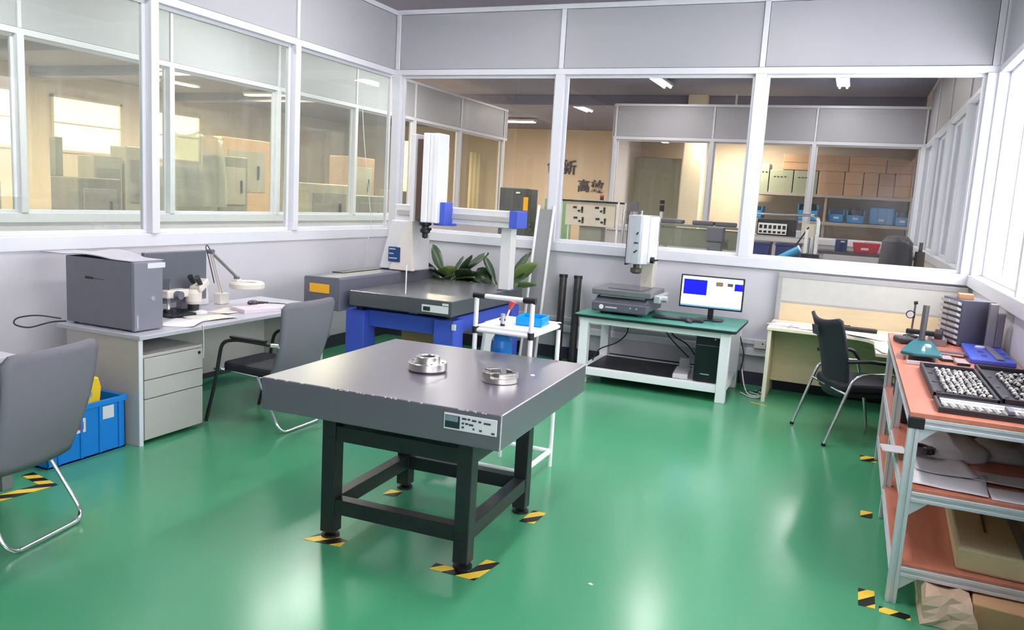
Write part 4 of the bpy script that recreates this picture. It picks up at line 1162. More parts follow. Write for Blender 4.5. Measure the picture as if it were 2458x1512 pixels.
# open flat case with a steel rule and gauge row at the bench front
t = thing('gauge_case', 'open black gauge case with steel bar at the front of the orange bench', 'case', (.7, 4.0, BZ))
CASE = mat('case_black', (40, 38, 44), .45)
MB().box(.425, .99, 3.885, 4.135, BZ, BZ + .008).build('bottom', CASE, t, .002)
for b in ((.425, .99, 3.885, 3.897), (.425, .99, 4.123, 4.135), (.425, .437, 3.897, 4.123), (.978, .99, 3.897, 4.123)):
    MB().box(b[0], b[1], b[2], b[3], BZ + .008, BZ + .026).build('wall', CASE, t, .002)
MB().box(.445, .975, 4.02, 4.115, BZ + .008, BZ + .024).build('steel_bar', SILVER, t, .004)
MB().box(.445, .975, 4.055, 4.062, BZ + .024, BZ + .026).build('bar_groove', STEEL, t)
for i in range(15):
    MB().cyl((.462 + i * .034, 3.912, BZ + .02), (.452 + i * .034, 3.985, BZ + .02), .0115, n=10).build('pin_gauge', PARTW, t)
MB().box(.69, .715, 3.90, 4.0, BZ + .028, BZ + .045).build('slider', DGREY, t, .003)

# comparator stand with teal base
t = thing('comparator_stand', 'dial comparator stand with teal base and grey post on the orange bench', 'gauge stand', (.46, 5.5, BZ))
tp = [(.335, 5.27), (.40, 5.23), (.545, 5.24), (.56, 5.30), (.55, 5.86), (.50, 5.92), (.46, 5.92), (.42, 5.75), (.345, 5.36)]
MB().prism(tp, BZ + .032, BZ + .052).build('base_plate', TEAL, t, .006)
for (x, y) in ((.375, 5.28), (.53, 5.28), (.48, 5.85)):
    MB().cyl((x, y, BZ), (x, y, BZ + .032), .008, n=10).build('foot', STEEL, t)
MB().cyl((.485, 5.84, BZ + .052), (.490, 5.86, 1.165), .02, n=18).build('post', mat('post_grey', (112, 108, 110), .3, .4), t)
MB().cbox((.487, 5.85, .985), (.20, .035, .032), -.2).build('cross_arm', BLACK, t, .008)
MB().cyl((.56, 5.84, .985), (.60, 5.83, .985), .034, n=18).build('clamp_knob', mat('knob_dark', (58, 46, 48), .4), t)
MB().cyl((.395, 5.86, .985), (.395, 5.86, .93), .005, n=8).build('spindle', STEEL, t)
MB().lathe([(0, 0), (.012, 0), (.006, .022), (.006, .026), (0, .026)], (.462, 5.36, BZ + .052), 12).build('white_point', WHITEP, t)
MB().lathe([(0, 0), (.022, 0), (.018, .014), (0, .018)], (.50, 5.55, BZ + .052), 14).build('round_button', OFFW, t)
# dial gauge on a thin post
t = thing('dial_gauge', 'round dial gauge on a thin post behind the comparator stand', 'gauge', (.45, 6.28, BZ))
MB().lathe([(0, 0), (.05, 0), (.05, .02), (.02, .028), (0, .028)], (.45, 6.28, BZ), 20).build('base', BLACK, t)
MB().cyl((.45, 6.28, BZ + .02), (.455, 6.28, 1.145), .007, n=10).build('post', mat('post_grey', (112, 108, 110), .3, .4), t)
MB().cyl((.443, 6.28, 1.135), (.468, 6.28, 1.140), .012, n=10).build('top_clamp', BLACK, t)
d = MB().cyl((.428, 6.27, 1.055), (.428, 6.25, 1.055), .028, n=22).build('dial', BLACKM, t)
MB().cyl((.428, 6.25, 1.055), (.428, 6.248, 1.055), .022, n=22).build('dial_face', PAPERG, d)
MB().box(.435, .46, 6.265, 6.29, 1.03, 1.075).build('clamp', BLACK, t, .003)
# small boxes and bars beside the comparator
o = MB().cbox((.44, 5.12, BZ + .011), (.16, .03, .022), -.05).build('caliper_bar', SILVER, None, .004)
tag(rebase(o, (.44, 5.12, BZ)), 'short silver bar on the bench under the teal base', 'bar')
t = thing('caliper', 'wooden handled caliper lying behind the teal base on the bench', 'caliper', (.62, 5.62, BZ + .001), -.15)
MB().box(-.10, .10, -.02, .02, 0, .024).build('handle', mat('handle_brown', (104, 66, 58), .4), t, .006, True)
MB().box(-.06, .09, -.022, -.018, .008, .018).build('steel_rule', SILVER, t, .001, True)
MB().box(-.02, .12, .03, .16, 0, .01).build('flat_blade', DGREY, t, .002, True)
for i, (x, y, w, d_, h, lab) in enumerate(((.60, 5.44, .07, .14, .018, 'flat grey box with a black end beside the teal base'), (.665, 5.36, .07, .16, .018, 'flat pinkish box with a black end next to the blue gauge base'))):
    t = thing('gauge_box', lab, 'box', (x, y, BZ), .12)
    MB().box(-w / 2, w / 2, -d_ / 2, d_ / 2, 0, h).build('body', mat('box_taupe', (168, 156, 154), .5), t, .003, True)
    MB().box(-w / 2, w / 2, -d_ / 2 - .006, -d_ / 2, 0.001, h - .002).build('end_cap', BLACK, t, .002, True)
# height gauge on blue base
t = thing('height_gauge', 'height gauge with blue base and grey column at the right wall', 'gauge', (.85, 5.85, BZ))
MB().prism([(.722, 5.42), (.965, 5.42), (.978, 6.10), (.745, 6.10)], BZ, BZ + .03).build('base_plate', BLUE, t, .008)
MB().box(.865, .905, 5.45, 6.02, BZ + .03, BZ + .040).build('steel_strip', DGREY, t, .003)
for (x, y) in ((.80, 5.55), (.80, 5.72), (.925, 5.55), (.925, 5.72)):
    MB().box(x, x + .03, y, y + .07, BZ + .03, BZ + .0312).build('slot', NAVY, t)
MB().box(.875, .925, 6.02, 6.08, BZ + .03, 1.20).build('column', mat('column_grey', (150, 148, 152), .35, .3), t, .006)
MB().box(.925, .97, 6.02, 6.08, BZ + .03, 1.14).build('column_side', mat('column_mauve', (128, 118, 126), .4), t, .006)
MB().lathe([(0, 0), (.03, 0), (.03, .008), (.024, .012), (0, .012)], (.835, 5.93, BZ + .03), 20).build('glass_disc', PAPERG, t)
# small parts cabinet
t = thing('parts_cabinet', 'dark grey small parts cabinet with pale drawer fronts on the bench', 'cabinet', (.775, 6.27, BZ), .30)
MB().box(-.10, .115, -.15, .15, 0, .315).build('body', mat('cabinet_slate', (84, 84, 98), .45), t, .004, True)
PB = mat('drawer_clear_white', (216, 216, 218), .3)
for r_ in range(8):
    for c in range(2):
        y = -.138 + c * .142; z = .010 + r_ * .038
        MB().prism_axis([(-.10, z), (-.122, z + .006), (-.130, z + .030), (-.10, z + .018)], y, y + .125, 'y').build('drawer', PB, t, .002, True)
o = MB().box(.71, .80, 6.22, 6.34, 1.20, 1.232).build('wood_block', mat('wood_orange', (206, 150, 104), .6), None, .003)
tag(rebase(o, (.755, 6.28, 1.20)), 'small orange wooden block on top of the parts cabinet', 'block')
o = MB().cbox((.40, 6.0, BZ + .02), (.11, .16, .04), .3).build('gripper_tool', mat('tool_dark', (66, 72, 74), .35, .4, var=.25, scale=40), None, .012)
tag(rebase(o, (.40, 6.0, BZ)), 'dark metal clamp tool near the left bench edge behind the teal base', 'tool')
o = MB().box(.56, .65, 6.0, 6.3, BZ, BZ + .05).build('grey_box', mat('box_mauve', (128, 118, 124), .5), None, .004)
tag(rebase(o, (.605, 6.15, BZ)), 'low grey box between the post and the parts cabinet', 'box')

# papers and bags on the middle shelf
SZ2 = .545
paper('paper_sheet', .52, 4.02, SZ2 + .004, .30, .30, -.08, 'wide white printed sheet at the front of the middle bench shelf', 'paper', PAPER, .012)
paper('paper_sheet', .50, 4.22, SZ2 + .012, .26, .30, .1, 'grey printed sheet on the middle bench shelf', 'paper', PAPERG, .012)
paper('paper_sheet', .74, 4.15, SZ2 + .010, .30, .16, -.05, 'grey strip of paper at the right of the middle bench shelf', 'paper', PAPERG, .006)
paper('paper_sheet', .76, 3.94, SZ2, .18, .18, .0, 'white sheet with a grey stamp on the middle bench shelf', 'paper', PAPER, .004)
def blob(name, cx, cy, z, w, d, h, m, label, cat, amp=.25, seed=0):
    rnd = random.Random(seed)
    ph = [rnd.random() * 6 for _ in range(6)]
    nu, nv = 20, 10
    vs = []; fs = []
    for j in range(nv + 1):
        v = j / nv
        for i in range(nu):
            u = i / nu * 2 * PI
            k = math.sin(v * PI / 2 + .0) if v < 1 else 1
            rad = math.cos(v * PI / 2) ** .45
            wob = 1 + amp * (math.sin(3 * u + ph[0] + 2 * v) * .4 + math.sin(5 * u + ph[1]) * .3 + math.sin(7 * u + ph[2] + 5 * v) * .2)
            cu, su = math.cos(u), math.sin(u)
            sq = (abs(cu) ** 4 + abs(su) ** 4) ** .25
            vs.append((cu / sq * w / 2 * rad * wob, su / sq * d / 2 * rad * wob, h * math.sin(v * PI / 2) * (1 + amp * .3 * math.sin(2 * u + ph[3]))))
    for j in range(nv):
        for i in range(nu):
            a = j * nu + i; b = j * nu + (i + 1) % nu
            fs.append((a, b, b + nu, a + nu))
    fs.append(tuple(range(nu - 1, -1, -1)))
    o = MB().add(vs, fs, True).build(name, m)
    o.location = (cx, cy, z)
    return tag(o, label, cat)
blob('plastic_bag', .56, 4.55, SZ2 + .001, .34, .40, .085, mat('bag_white', (222, 218, 224), .4, bump=.6, bscale=30), 'crumpled white bag at the back left of the middle bench shelf', 'bag', .14, 3)
blob('plastic_bag', .80, 4.62, SZ2 + .001, .24, .30, .09, mat('bag_grey', (186, 182, 184), .4, bump=.6, bscale=30), 'folded grey bag at the back right of the middle bench shelf', 'bag', .2, 5)
t = thing('bearing_ring', 'dark steel gear ring on the middle bench shelf papers', 'ring', (.425, 4.36, SZ2 + .03), 0)
MB().lathe([(.03, 0), (.055, 0), (.055, .03), (.03, .03), (.03, 0)], n=24).build('ring_body', mat('dark_steel', (104, 100, 106), .3, .7, var=.1), t, 0, True)
for a in range(14):
    w = a * 2 * PI / 14
    MB().cbox((.058 * math.cos(w), .058 * math.sin(w), .015), (.012, .01, .028), w).build('tooth', mat('dark_steel', (104, 100, 106), .3, .7, var=.1), t, 0, True)
o = MB().box(.36, .95, 5.05, 5.9, SZ2, SZ2 + .16).build('storage_case', mat('case_charcoal', (64, 58, 62), .5), None, .01)
tag(rebase(o, (.65, 5.5, SZ2)), 'dark storage case at the rear of the middle bench shelf', 'case')
for i, (y, z, lab) in enumerate(((4.30, SZ2 + .035, 'upper white card sticking out of the bench side'), (4.42, SZ2 + .002, 'lower white card sticking out of the bench side'))):
    o = MB().cbox((.30, y, z + .003), (.10, .13, .004), .1).build('paper_card', PAPER, None, 0)
    tag(rebase(o, (.30, y, z)), lab, 'card')
# long pale cardboard box on the lower shelf, carton and bag under the bench
t = thing('long_carton', 'long pale cardboard box on the lowest bench shelf', 'box', (.80, 4.5, .195), 0)
MB().prism([(.575, 3.88), (.90, 3.86), (.93, 5.3), (.63, 5.3)], .195, .30).build('body', CARDP, t, .012)
MB().cbox((.72, 4.28, .302), (.012, .30, .002), -.06).build('printed_mark', mat('mark_brown', (104, 84, 66), .6), t)
MB().cbox((.86, 4.5, .3015), (.05, 1.3, .002), -.02).build('packing_tape', mat('tape_grey', (150, 140, 130), .4), t)
t = thing('carton', 'brown cardboard carton on the floor under the bench front', 'box', (.85, 4.0, 0), -.08)
MB().box(-.19, .12, -.30, .30, 0, .125).build('body', CARD, t, .006, True)
MB().cbox((-.035, -.06, .127), (.30, .23, .005), .05, .03).build('flap', mat('cardboard_dark', (186, 132, 96), .75), t, .002, True)
rnd = random.Random(4)
def crumple(cx, cy, z, w, d, h, m, name, label, cat, n=4, amp=.012):
    """box whose faces are pushed in and out at random, like creased film around a carton"""
    off = {}
    mb = MB()
    def P(i, j, k):
        key = (i, j, k)
        if key not in off:
            off[key] = tuple(rnd.uniform(-amp, amp) for _ in range(3))
        o_ = off[key]
        ins = 1 - .10 * (k / n) ** 2
        return ((i / n - .5) * w * ins + o_[0], (j / n - .5) * d * ins + o_[1], k / n * h + (o_[2] if k > 0 else 0))
    R = range(n)
    for a_ in R:
        for b_ in R:
            for q in (((a_, b_, 0), (a_, b_ + 1, 0), (a_ + 1, b_ + 1, 0), (a_ + 1, b_, 0)), ((a_, b_, n), (a_ + 1, b_, n), (a_ + 1, b_ + 1, n), (a_, b_ + 1, n)),
                      ((a_, 0, b_), (a_ + 1, 0, b_), (a_ + 1, 0, b_ + 1), (a_, 0, b_ + 1)), ((a_, n, b_), (a_, n, b_ + 1), (a_ + 1, n, b_ + 1), (a_ + 1, n, b_)),
                      ((0, a_, b_), (0, a_, b_ + 1), (0, a_ + 1, b_ + 1), (0, a_ + 1, b_)), ((n, a_, b_), (n, a_ + 1, b_), (n, a_ + 1, b_ + 1), (n, a_, b_ + 1))):
                mb.add([P(*p) for p in q], [(0, 1, 2, 3)])
    o_ = mb.build(name, m)
    o_.location = (cx, cy, z)
    return tag(o_, label, cat)
crumple(.55, 3.90, .001, .20, .44, .125, plastic_film('clear_bag_tan', (236, 204, 174), .85), 'plastic_bag', 'crumpled clear bag over brown packing left of the floor carton', 'bag')

# ------------------------------------------------------------------ behind the back glass: test room and store
t = thing('slogan_lettering', 'dark navy slogan characters on the far hall wall', 'lettering', (-8.7, 25.98, 2.0))
INKN = mat('letter_navy', (48, 46, 76), .4)
for ch, x, z, s in (('创', -9.87, 2.62, .52), ('新', -9.33, 2.62, .52), ('高', -8.74, 2.06, .44), ('效', -8.26, 2.06, .44)):
    cu = bpy.data.curves.new('character', 'FONT')
    cu.body = ch; cu.size = s; cu.extrude = .02; cu.offset = .006
    tmp = bpy.data.objects.new('character', cu); COL.objects.link(tmp)
    bpy.context.view_layer.update()
    me = bpy.data.meshes.new_from_object(tmp)
    bpy.data.objects.remove(tmp)
    me.materials.clear(); me.materials.append(INKN)
    o = bpy.data.objects.new('character', me); COL.objects.link(o); o.parent = t
    o.location = (x + 8.7, -.02, z - 2.0); o.rotation_euler = (PI / 2, 0, 0)

# socket test stand
t = thing('socket_test_stand', 'cream test panel with black socket holes on a white frame behind the glass', 'test stand', (-3.8, 12.1, 0))
TP = mat('test_panel_cream', (222, 214, 196), .5)
MB().box(-4.20, -3.40, 12.0, 12.06, 1.33, 1.69).build('panel', TP, t, .006)
for (x, z) in ((-3.98, 1.58), (-3.62, 1.59), (-3.96, 1.42), (-3.60, 1.42)):
    for dx, dz, w, h in ((-.07, .03, .06, .03), (.0, -.02, .035, .03), (.05, .01, .03, .07), (.05, -.04, .03, .02)):
        MB().box(x + dx - w / 2, x + dx + w / 2, 11.99, 12.0, z + dz - h / 2, z + dz + h / 2).build('socket_hole', BLACK, t)
for x in (-4.26, -3.34):
    for y in (11.96, 12.36):
        MB().cyl((x, y, 0), (x, y, 1.72), .018, n=8).build('frame_post', WENAM, t)
for y in (11.96, 12.36):
    MB().cyl((-4.26, y, 1.71), (-3.34, y, 1.71), .015, n=8).build('frame_bar', BLACKM, t)
MB().box(-4.28, -3.32, 11.95, 12.40, .80, .84).build('table_top', GREENG, t, .004)
MB().box(-3.98, -3.62, 12.06, 12.3, .84, 1.33).build('pedestal_column', mat('column_green_grey', (146, 150, 138), .5), t, .01)
MB().box(-4.0, -3.62, 12.02, 12.36, 1.71, 1.74).build('signal_base', PAPERG, t, .004)
MB().cyl((-3.68, 12.18, 1.74), (-3.68, 12.18, 1.79), .03, n=12).build('signal_stack', BLACKM, t)
MB().cyl((-3.68, 12.18, 1.79), (-3.68, 12.18, 1.82), .032, n=12).build('signal_red', RED, t)
t = thing('grey_test_cabinet', 'dark grey machine with yellow stripe behind the left back pane', 'machine', (-5.9, 14, 0))
MB().box(-6.22, -5.66, 13.95, 14.5, 0, 1.88).build('cabinet', mat('cab_dark', (78, 82, 84), .45), t, .015)
MB().box(-5.72, -5.63, 13.93, 13.95, 1.47, 1.72).build('yellow_stripe', YELP, t, .002)
MB().box(-5.88, -5.80, 13.935, 13.95, 1.78, 1.81).build('badge', WHITEP, t)
MB().box(-6.0, -5.62, 13.9, 13.95, 1.2, 1.45).build('drive_unit', BLACK, t, .02)
o = MB().box(-5.55, -5.0, 14.6, 14.66, .0, 1.72).build('green_board', mat('board_pale_green', (148, 190, 138), .5), None, .004)
tag(rebase(o, (-5.3, 14.63, 0)), 'pale green board beside the dark grey machine behind the glass', 'board')
t = thing('glass_shield', 'clear shield on chrome posts right of the socket test stand', 'shield', (-3.15, 12.2, 0))
for x in (-3.26, -2.98):
    MB().cyl((x, 12.0, 0), (x, 12.0, 1.62), .02, n=8).build('post', CHROME, t)
MB().box(-3.26, -2.98, 11.99, 12.0, .9, 1.60).build('pane', GLASS, t)
MB().lathe([(0, 1.60), (.07, 1.60), (.07, 1.74), (0, 1.74)], (-3.18, 12.3, 0), 16).build('lid', DGREY, t)
MB().cyl((-3.18, 12.3, 0), (-3.18, 12.3, 1.60), .06, n=14).build('drum', SILVER, t)
t = thing('assembly_bench', 'long pale bench with dark machine covers in the back room', 'bench', (-2.3, 13, 0))
MB().box(-3.0, -1.55, 12.9, 13.6, 1.40, 1.44).build('bench_top', mat('bench_grey_green', (150, 152, 142), .4), t, .005)
for x in (-2.95, -1.65):
    for y in (12.95, 13.5):
        MB().box(x, x + .06, y, y + .06, 0, 1.40).build('leg', ALU, t, .004)
MB().box(-2.9, -1.6, 12.95, 13.0, 1.08, 1.38).build('front_panel', GREENG, t, .004)
for i, x in enumerate((-2.75, -2.25, -1.9)):
    MB().cbox((x, 13.2, 1.475), (.34, .3, .07), .1 * i).build('machine_cover', DGREY, t, .02)
t = thing('signal_tower', 'slim signal lamp tower on the back room bench', 'lamp', (-2.93, 13.1, 1.44))
MB().cyl((-2.93, 13.1, 1.44), (-2.93, 13.1, 1.62), .025, n=12).build('pole', WHITEP, t)
MB().cyl((-2.93, 13.1, 1.62), (-2.93, 13.1, 1.72), .04, n=12).build('lamp_segment', BLACKM, t)
MB().cyl((-2.93, 13.1, 1.74), (-2.93, 13.1, 1.80), .04, n=12).build('lamp_segment', BLACKM, t)
t = thing('grey_bin', 'dark grey square bin at the end of the back room bench', 'bin', (-1.94, 12.55, 0))
MB().box(-2.07, -1.82, 12.45, 12.7, 1.21, 1.44).build('tub', DGREY, t, .02)
MB().box(-2.05, -1.84, 12.47, 12.68, 0, 1.21).build('pedestal', mat('leg_grey', (120, 126, 132), .4), t, .01)
# column and board behind the far glass
struct(box('trim_9', mat('column_bright_cream', (244, 232, 206), .5), -3.50, -3.10, 17.3, 17.7, 0, ZC))
o = MB().box(-4.66, -3.62, 17.75, 17.80, .6, 2.75).build('wall_board', mat('board_sage', (166, 166, 146), .3), None, .01)
tag(rebase(o, (-4.1, 17.78, .6)), 'sage green board left of the cream column behind the far glass', 'board')
for x in (-4.3, -3.9):
    pass
# storage rack
t = thing('storage_rack', 'grey storage rack with two long shelves behind the far glass', 'rack', (-.5, 18, 0))
RK = mat('rack_grey', (168, 160, 150), .45)
for x in (-2.15, -.62, 1.0 - .05):
    for y in (17.62, 18.32):
        MB().box(x, x + .05, y, y + .05, 0, 2.16).build('post', RK, t, .003)
for z in (2.07, 1.52, .9):
    MB().box(-2.16, 1.0, 17.6, 18.4, z, z + .06).build('shelf', RK, t, .004)
G = 'cartons on the storage rack'
i = 0
for (x0, x1, z0, z1, lab) in ((-1.50, -.92, 2.60, 2.92, 'shadowed brown carton at the top left of the rack'), (-.90, -.24, 2.60, 2.92, 'brown carton second from left in the top rack row'), (-.22, .44, 2.60, 2.91, 'brown carton third from left in the top rack row'), (.46, .97, 2.60, 2.90, 'brown carton at the right end of the top rack row'),
                         (-.78, -.30, 2.13, 2.595, 'leftmost brown carton of the lower carton row on the rack'), (-.28, .05, 2.13, 2.595, 'second brown carton of the lower carton row on the rack'), (.07, .33, 2.13, 2.595, 'third brown carton of the lower carton row on the rack'), (.35, .62, 2.13, 2.595, 'fourth brown carton of the lower carton row on the rack'), (.64, .96, 2.13, 2.595, 'rightmost brown carton of the lower carton row on the rack')):
    c = thing('carton', lab, 'box', ((x0 + x1) / 2, 17.95, z0), 0, G)
    MB().box(x0, x1, 17.64, 18.26, z0, z1).build('body', mat('carton_brown_%d' % (i % 3), [(190, 150, 112), (180, 142, 106), (200, 158, 116)][i % 3], .7), c, .008)
    MB().box(x0 + .01, x1 - .01, 17.635, 17.64, (z0 + z1) / 2 - .006, (z0 + z1) / 2 + .006).build('seam_tape', mat('seam_brown', (160, 122, 88), .6), c)
    i += 1
for (x0, x1, h, lab) in ((-2.12, -1.76, .58, 'tall sage green case at the left of the rack'), (-1.74, -1.28, .46, 'middle sage green case with dark print on the rack'), (-1.26, -.80, .46, 'right sage green case with dark print on the rack')):
    c = thing('sage_case', lab, 'case', ((x0 + x1) / 2, 17.9, 2.13), 0, 'sage cases on the rack')
    MB().box(x0, x1, 17.64, 18.2, 2.13, 2.13 + h).build('body', GREENG, c, .008)
    for q in range(4):
        MB().box(x0 + .08 + q * .07, x0 + .115 + q * .07, 17.635, 17.64, 2.13 + h * .68, 2.13 + h * .72).build('print', BLACKM, c)
for (x0, x1, z1, lab, full) in ((-2.05, -1.82, 1.83, 'blue bin at the far left of the middle rack shelf', 0), (-1.12, -.72, 1.92, 'blue bin left of the rack post', 1), (-.52, -.22, 1.85, 'blue bin right of the rack post', 0), (-.18, .16, 1.85, 'blue bin heaped with dark goods on the rack', 1), (.24, .70, 1.92, 'largest blue bin with dividers on the rack', 2), (.72, 1.0 - .02, 1.86, 'blue bin at the right end of the rack', 1)):
    c = thing('storage_bin', lab, 'bin', ((x0 + x1) / 2, 17.9, 1.58), 0, 'blue bins on the rack')
    w = .02
    MB().box(x0, x1, 17.65, 18.2, 1.58, 1.60).build('bottom', BLUEL, c, .003)
    for b in ((x0, x0 + w, 17.65, 18.2), (x1 - w, x1, 17.65, 18.2), (x0, x1, 18.18, 18.2)):
        MB().box(b[0], b[1], b[2], b[3], 1.58, z1).build('wall', BLUEL, c, .004)
    MB().box(x0, x1, 17.65, 17.67, 1.58, 1.58 + (z1 - 1.58) * (.62 if full != 2 else 1)).build('front', BLUEL, c, .004)
    MB().box((x0 + x1) / 2 - .05, (x0 + x1) / 2 + .05, 17.645, 17.65, 1.66, 1.70).build('label', PAPERG, c)
    if full == 1:
        MB().lathe([(0, 0), ((x1 - x0) * .40, 0), ((x1 - x0) * .3, .12), (0, .17)], ((x0 + x1) / 2, 17.92, z1 - .12), 14).build('contents', mat('goods_dark', (86, 74, 66), .6), c)
    if full == 2:
        for q in (1, 2):
            MB().box(x0 + (x1 - x0) * q / 3 - .006, x0 + (x1 - x0) * q / 3 + .006, 17.64, 17.65, 1.60, z1 - .02).build('divider', NAVY, c)
# bench with red bin in front of the far glass
t = thing('side_bench', 'low grey bench with bins before the far glass', 'bench', (.1, 14.1, 0))
MB().box(-.55, .95, 13.9, 14.6, 1.10, 1.15).build('bench_top', mat('bench_dark', (92, 92, 98), .4), t, .005)
for x in (-.5, .85):
    for y in (13.95, 14.5):
        MB().box(x, x + .06, y, y + .06, 0, 1.10).build('leg', ALU, t, .003)
t = thing('red_bin', 'red plastic bin with white contents behind the right back pane', 'bin', (.2, 14.1, 1.15))
MB().prism_axis([(.03, 1.15), (.37, 1.15), (.41, 1.31), (0, 1.31)], 13.95, 14.3, 'y').build('tub', RED, t, .006)
MB().box(.13, .24, 13.945, 13.95, 1.20, 1.235).build('label', WHITEP, t)
MB().cbox((.25, 14.1, 1.325), (.24, .2, .03), .2).build('contents', WHITEP, t, .01)
t = thing('navy_box', 'dark navy box left of the red bin', 'box', (-.18, 14.1, 1.15))
MB().box(-.26, -.08, 14.0, 14.3, 1.15, 1.34).build('body', NAVY, t, .008)
MB().box(-.18, -.12, 13.995, 14.0, 1.30, 1.32).build('label', WHITEP, t)
t = thing('covered_machine', 'dark rounded covered machine behind the right back pane', 'machine', (.47, 9.7, 0))
MB().lathe([(0, 1.54), (.10, 1.53), (.155, 1.47), (.165, 1.30), (.18, 1.0), (.20, 0.4), (.20, 0), (0, 0)], (.45, 9.75, 0), 22).build('cover', mat('cover_dark_slate', (72, 70, 76), .6), t)
MB().cyl((.70, 9.7, 0), (.68, 9.7, 1.38), .08, .05, 14).build('arm', mat('cover_dark_brown', (84, 76, 72), .6), t)
MB().cyl((.68, 9.7, 1.38), (.68, 9.7, 1.48), .02, n=10).build('knob', BLACK, t)
# instrument trolley
t = thing('instrument_trolley', 'chrome framed trolley with instruments behind the right back pane', 'trolley', (-.95, 11.9, 0))
for y in (11.65, 12.15):
    MB().tube([(-1.42, y, 0), (-1.40, y, 1.68), (-.47, y, 1.70), (-.45, y, 0)], .018, 8, .1).build('hoop', CHROME, t)
for z in (1.39, 1.02, .5):
    MB().box(-1.41, -.46, 11.65, 12.15, z - .015, z).build('shelf', RK, t, .003)
t = thing('power_meter', 'dark instrument with a white socket block on the instrument trolley', 'instrument', (-1.05, 11.9, 1.39))
MB().box(-1.26, -.74, 11.74, 12.10, 1.39, 1.62).build('case', BLACKM, t, .01)
sb = MB().box(-1.24, -.86, 11.70, 11.74, 1.41, 1.56).build('socket_block', WHITEP, t, .004)
for q in range(6):
    for z, h in ((1.51, .05), (1.44, .03)):
        MB().box(-1.225 + q * .062, -1.185 + q * .062, 11.695, 11.70, z - h / 2, z + h / 2).build('socket', BLACK, sb)
t = thing('small_canister', 'small grey canister on the instrument trolley', 'canister', (-.71, 11.72, 1.39))
MB().cyl((-.70, 11.70, 1.39), (-.70, 11.70, 1.47), .035, n=14).build('body', SILVER, t)
MB().cyl((-.70, 11.70, 1.47), (-.70, 11.70, 1.485), .037, n=14).build('lid', PAPERG, t)
o = MB().box(-.64, -.50, 11.72, 12.0, 1.39, 1.58).build('cream_box', mat('box_cream', (226, 220, 196), .5), None, .006)
tag(rebase(o, (-.57, 11.86, 1.39)), 'cream box at the right end of the instrument trolley', 'box')
for x, lab in ((-1.22, 'left navy crate on the lower deck of the instrument trolley'), (-.82, 'right navy crate on the lower deck of the instrument trolley')):
    c = thing('navy_crate', lab, 'crate', (x, 11.9, 1.02), 0, 'navy crates of the instrument trolley')
    MB().box(x - .16, x + .16, 11.70, 12.1, 1.02, 1.28).build('tub', NAVY, c, .01)
    MB().box(x - .17, x + .17, 11.69, 12.11, 1.26, 1.29).build('rim', NAVY, c, .006)
t = thing('clamp_fixture', 'white clamp fixture with black lever behind the right back pane', 'fixture', (-.5, 11, 0))
MB().box(-.60, -.36, 10.9, 11.2, 0, 1.16).build('pedestal', mat('leg_grey', (120, 126, 132), .4), t, .01)
MB().box(-.60, -.38, 10.92, 11.1, 1.16, 1.21).build('base', BLACKM, t, .006)
MB().box(-.575, -.53, 10.95, 11.05, 1.21, 1.52).build('frame_side', WHITEP, t, .008)
MB().box(-.45, -.41, 10.95, 11.05, 1.21, 1.46).build('frame_side', WHITEP, t, .008)
MB().cyl((-.49, 11.0, 1.21), (-.49, 11.0, 1.42), .03, n=14).build('piston', CHROME, t)
MB().cbox((-.62, 10.97, 1.40), (.02, .03, .34), 0, 0, .5).build('lever', BLACK, t, .004)
t = thing('blue_tube_rack', 'bright blue slanted tube lying before the clamp fixture', 'tube', (-.72, 10.5, 0))
MB().cyl((-.86, 10.5, 1.12), (-.60, 10.5, 1.28), .045, n=16).build('tube', mat('tube_cyan', (60, 160, 206), .25), t)
MB().cyl((-.60, 10.5, 1.28), (-.585, 10.5, 1.289), .048, n=16).build('end_cap', WHITEP, t)
MB().box(-.86, -.62, 10.4, 10.6, 0, 1.10).build('support', mat('leg_grey', (120, 126, 132), .4), t, .01)

# ------------------------------------------------------------------ workshop beyond the corridor
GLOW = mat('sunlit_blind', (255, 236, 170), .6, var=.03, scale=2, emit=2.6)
for i, (y0, y1) in enumerate(((12.0, 12.85), (13.75, 15.65), (16.6, 18.4))):
    WIN[0] += 1
    w = MB()
    for b in ((y0 - .06, y0, 2.15, 3.5), (y1, y1 + .06, 2.15, 3.5), (y0 - .06, y1 + .06, 3.44, 3.5), (y0 - .06, y1 + .06, 2.15, 2.21), (y0, y1, 2.83, 2.87)):
        w.box(-18.0, -17.93, b[0], b[1], b[2], b[3])
    fr = struct(w.build('window_%d' % WIN[0], WARMW))
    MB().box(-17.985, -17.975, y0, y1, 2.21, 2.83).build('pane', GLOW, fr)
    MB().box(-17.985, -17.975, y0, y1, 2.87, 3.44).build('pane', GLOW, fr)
def machine(label, x0, x1, y0, y1, h, col, extra=0, win=None):
    t = thing('workshop_machine', label, 'machine', ((x0 + x1) / 2, (y0 + y1) / 2, 0), 0, 'machines in the workshop')
    mt = mat('machine_%d_%d_%d' % col, col, .5)
    MB().box(x0, x1, y0, y1, 0, h).build('housing', mt, t, .02)
    MB().box(x1, x1 + .02, y0 + (y1 - y0) * .12, y1 - (y1 - y0) * .12, h * .55, h * .9).build('door', mat('machine_door', (150, 150, 140), .4), t, .01)
    MB().box(x1 + .02, x1 + .05, y0 + (y1 - y0) * .7, y0 + (y1 - y0) * .74, h * .66, h * .78).build('handle', BLACKM, t, .005)
    if extra:
        MB().box(x0, x0 + .12, y0, y0 + .14, h, h + extra).build('mast', mt, t, .01)
machine('tall grey workshop machine with a mast beyond the left window', -11.6, -11.0, 8.8, 9.6, 1.62, (138, 136, 124), .6)
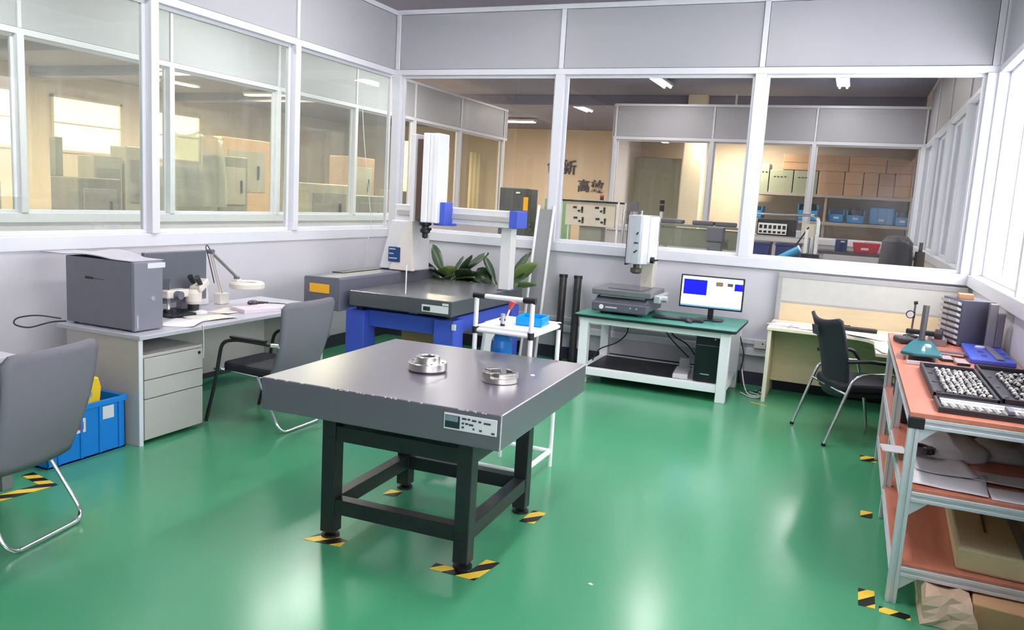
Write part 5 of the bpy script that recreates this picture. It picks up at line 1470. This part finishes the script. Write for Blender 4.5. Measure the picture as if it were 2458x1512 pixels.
machine('pale workshop cabinet right of the mast beyond the left window', -12.4, -12.0, 9.92, 10.5, 2.0, (178, 176, 158))
machine('light workshop cabinet beside the window post', -12.4, -12.0, 10.58, 11.3, 2.2, (190, 186, 170))
machine('dark grey workshop machine beyond the middle left window', -12.5, -12.0, 12.9, 13.7, 2.2, (112, 114, 108))
machine('tan workshop cupboard far beyond the middle left window', -13.6, -13.0, 14.0, 15.6, 2.66, (184, 152, 118))
machine('wide pale workshop machine beyond the third left window', -10.6, -10.0, 13.1, 14.6, 1.75, (196, 190, 168))
machine('low grey green workshop machine at the corner post', -10.6, -10.0, 14.8, 16.0, 1.55, (136, 146, 138))
machine('brown workshop cupboard beyond the corner post', -12.6, -12.0, 17.4, 18.6, 2.5, (150, 126, 106))
machine('dark workshop machine at the corridor end', -10.8, -10.2, 17.0, 19.2, 1.7, (104, 104, 92))
machine('low workshop table cabinet beneath the sunlit window', -12.9, -12.3, 6.4, 8.5, 1.5, (150, 152, 146))
t = thing('draped_machine', 'workshop machine draped in a clear plastic sheet', 'machine', (-11.2, 11.2, 0))
MB().box(-11.5, -11.0, 10.75, 11.75, 0, 1.9).build('housing', mat('drape_core', (172, 178, 164), .5), t, .03)
MB().sheet(lambda u, v: (-10.93 + .04 * math.sin(u * 14 + v * 3), 10.62 + 1.25 * u, 1.2 + 1.3 * v - .05 * math.sin(u * 9) * v), 24, 12).build('plastic_sheet', plastic_film('clear_drape', (210, 216, 206), .55), t, 0, False, 2, .004)
for (y0, lab) in ((19.5, 'left cream curtain strip at the corridor end window'), (22.0, 'middle cream curtain strip at the corridor end window'), (24.3, 'right cream curtain strip at the corridor end window')):
    o = MB().sheet(lambda u, v: (-12.0 + .06 * math.sin(u * 18), y0 + .9 * u, 0.01 + 3.1 * v), 20, 2).build('curtain', mat('curtain_cream', (240, 222, 176), .7), None, 0, False, 2, .02)
    tag(rebase(o, (-12.0, y0 + .45, 0)), lab, 'curtain', 'curtains at the corridor end')

# ------------------------------------------------------------------ neighbouring building outside the right windows
t = thing('neighbour_building', 'pale neighbouring building seen through the right window', 'building', (9.5, 8, -3))
MB().box(9.0, 10.0, -6, 30, -3, 12).build('wall', mat('facade_white', (226, 226, 222), .7), t, .02)
for k in range(9):
    z = -1.5 + k * 1.0
    MB().box(8.9, 9.0, -6, 30, z, z + .16).build('louvre_band', mat('facade_grey', (196, 200, 198), .7), t)

# thin white cables
o = MB().tube([(-4.99, 7.45, 2.60), (-4.985, 7.50, 2.2), (-4.99, 7.62, 1.7), (-4.98, 7.70, 1.28), (-4.975, 7.62, 1.15), (-4.985, 7.60, .85)], .004, 6, .2).build('wall_cable', CABLEW)
tag(rebase(o, (-4.985, 7.6, .85)), 'thin white cable hanging down the left wall beside the room corner', 'cable')
o = MB().tube([(-3.99, 4.12, DZ + .004), (-3.978, 4.12, DZ + .002), (-3.978, 4.125, .62), (-3.985, 4.13, .50)], .003, 6, .01).build('desk_cable', CABLEW)
tag(rebase(o, (-3.98, 4.12, .5)), 'thin white cable hanging over the front edge of the left desk', 'cable')
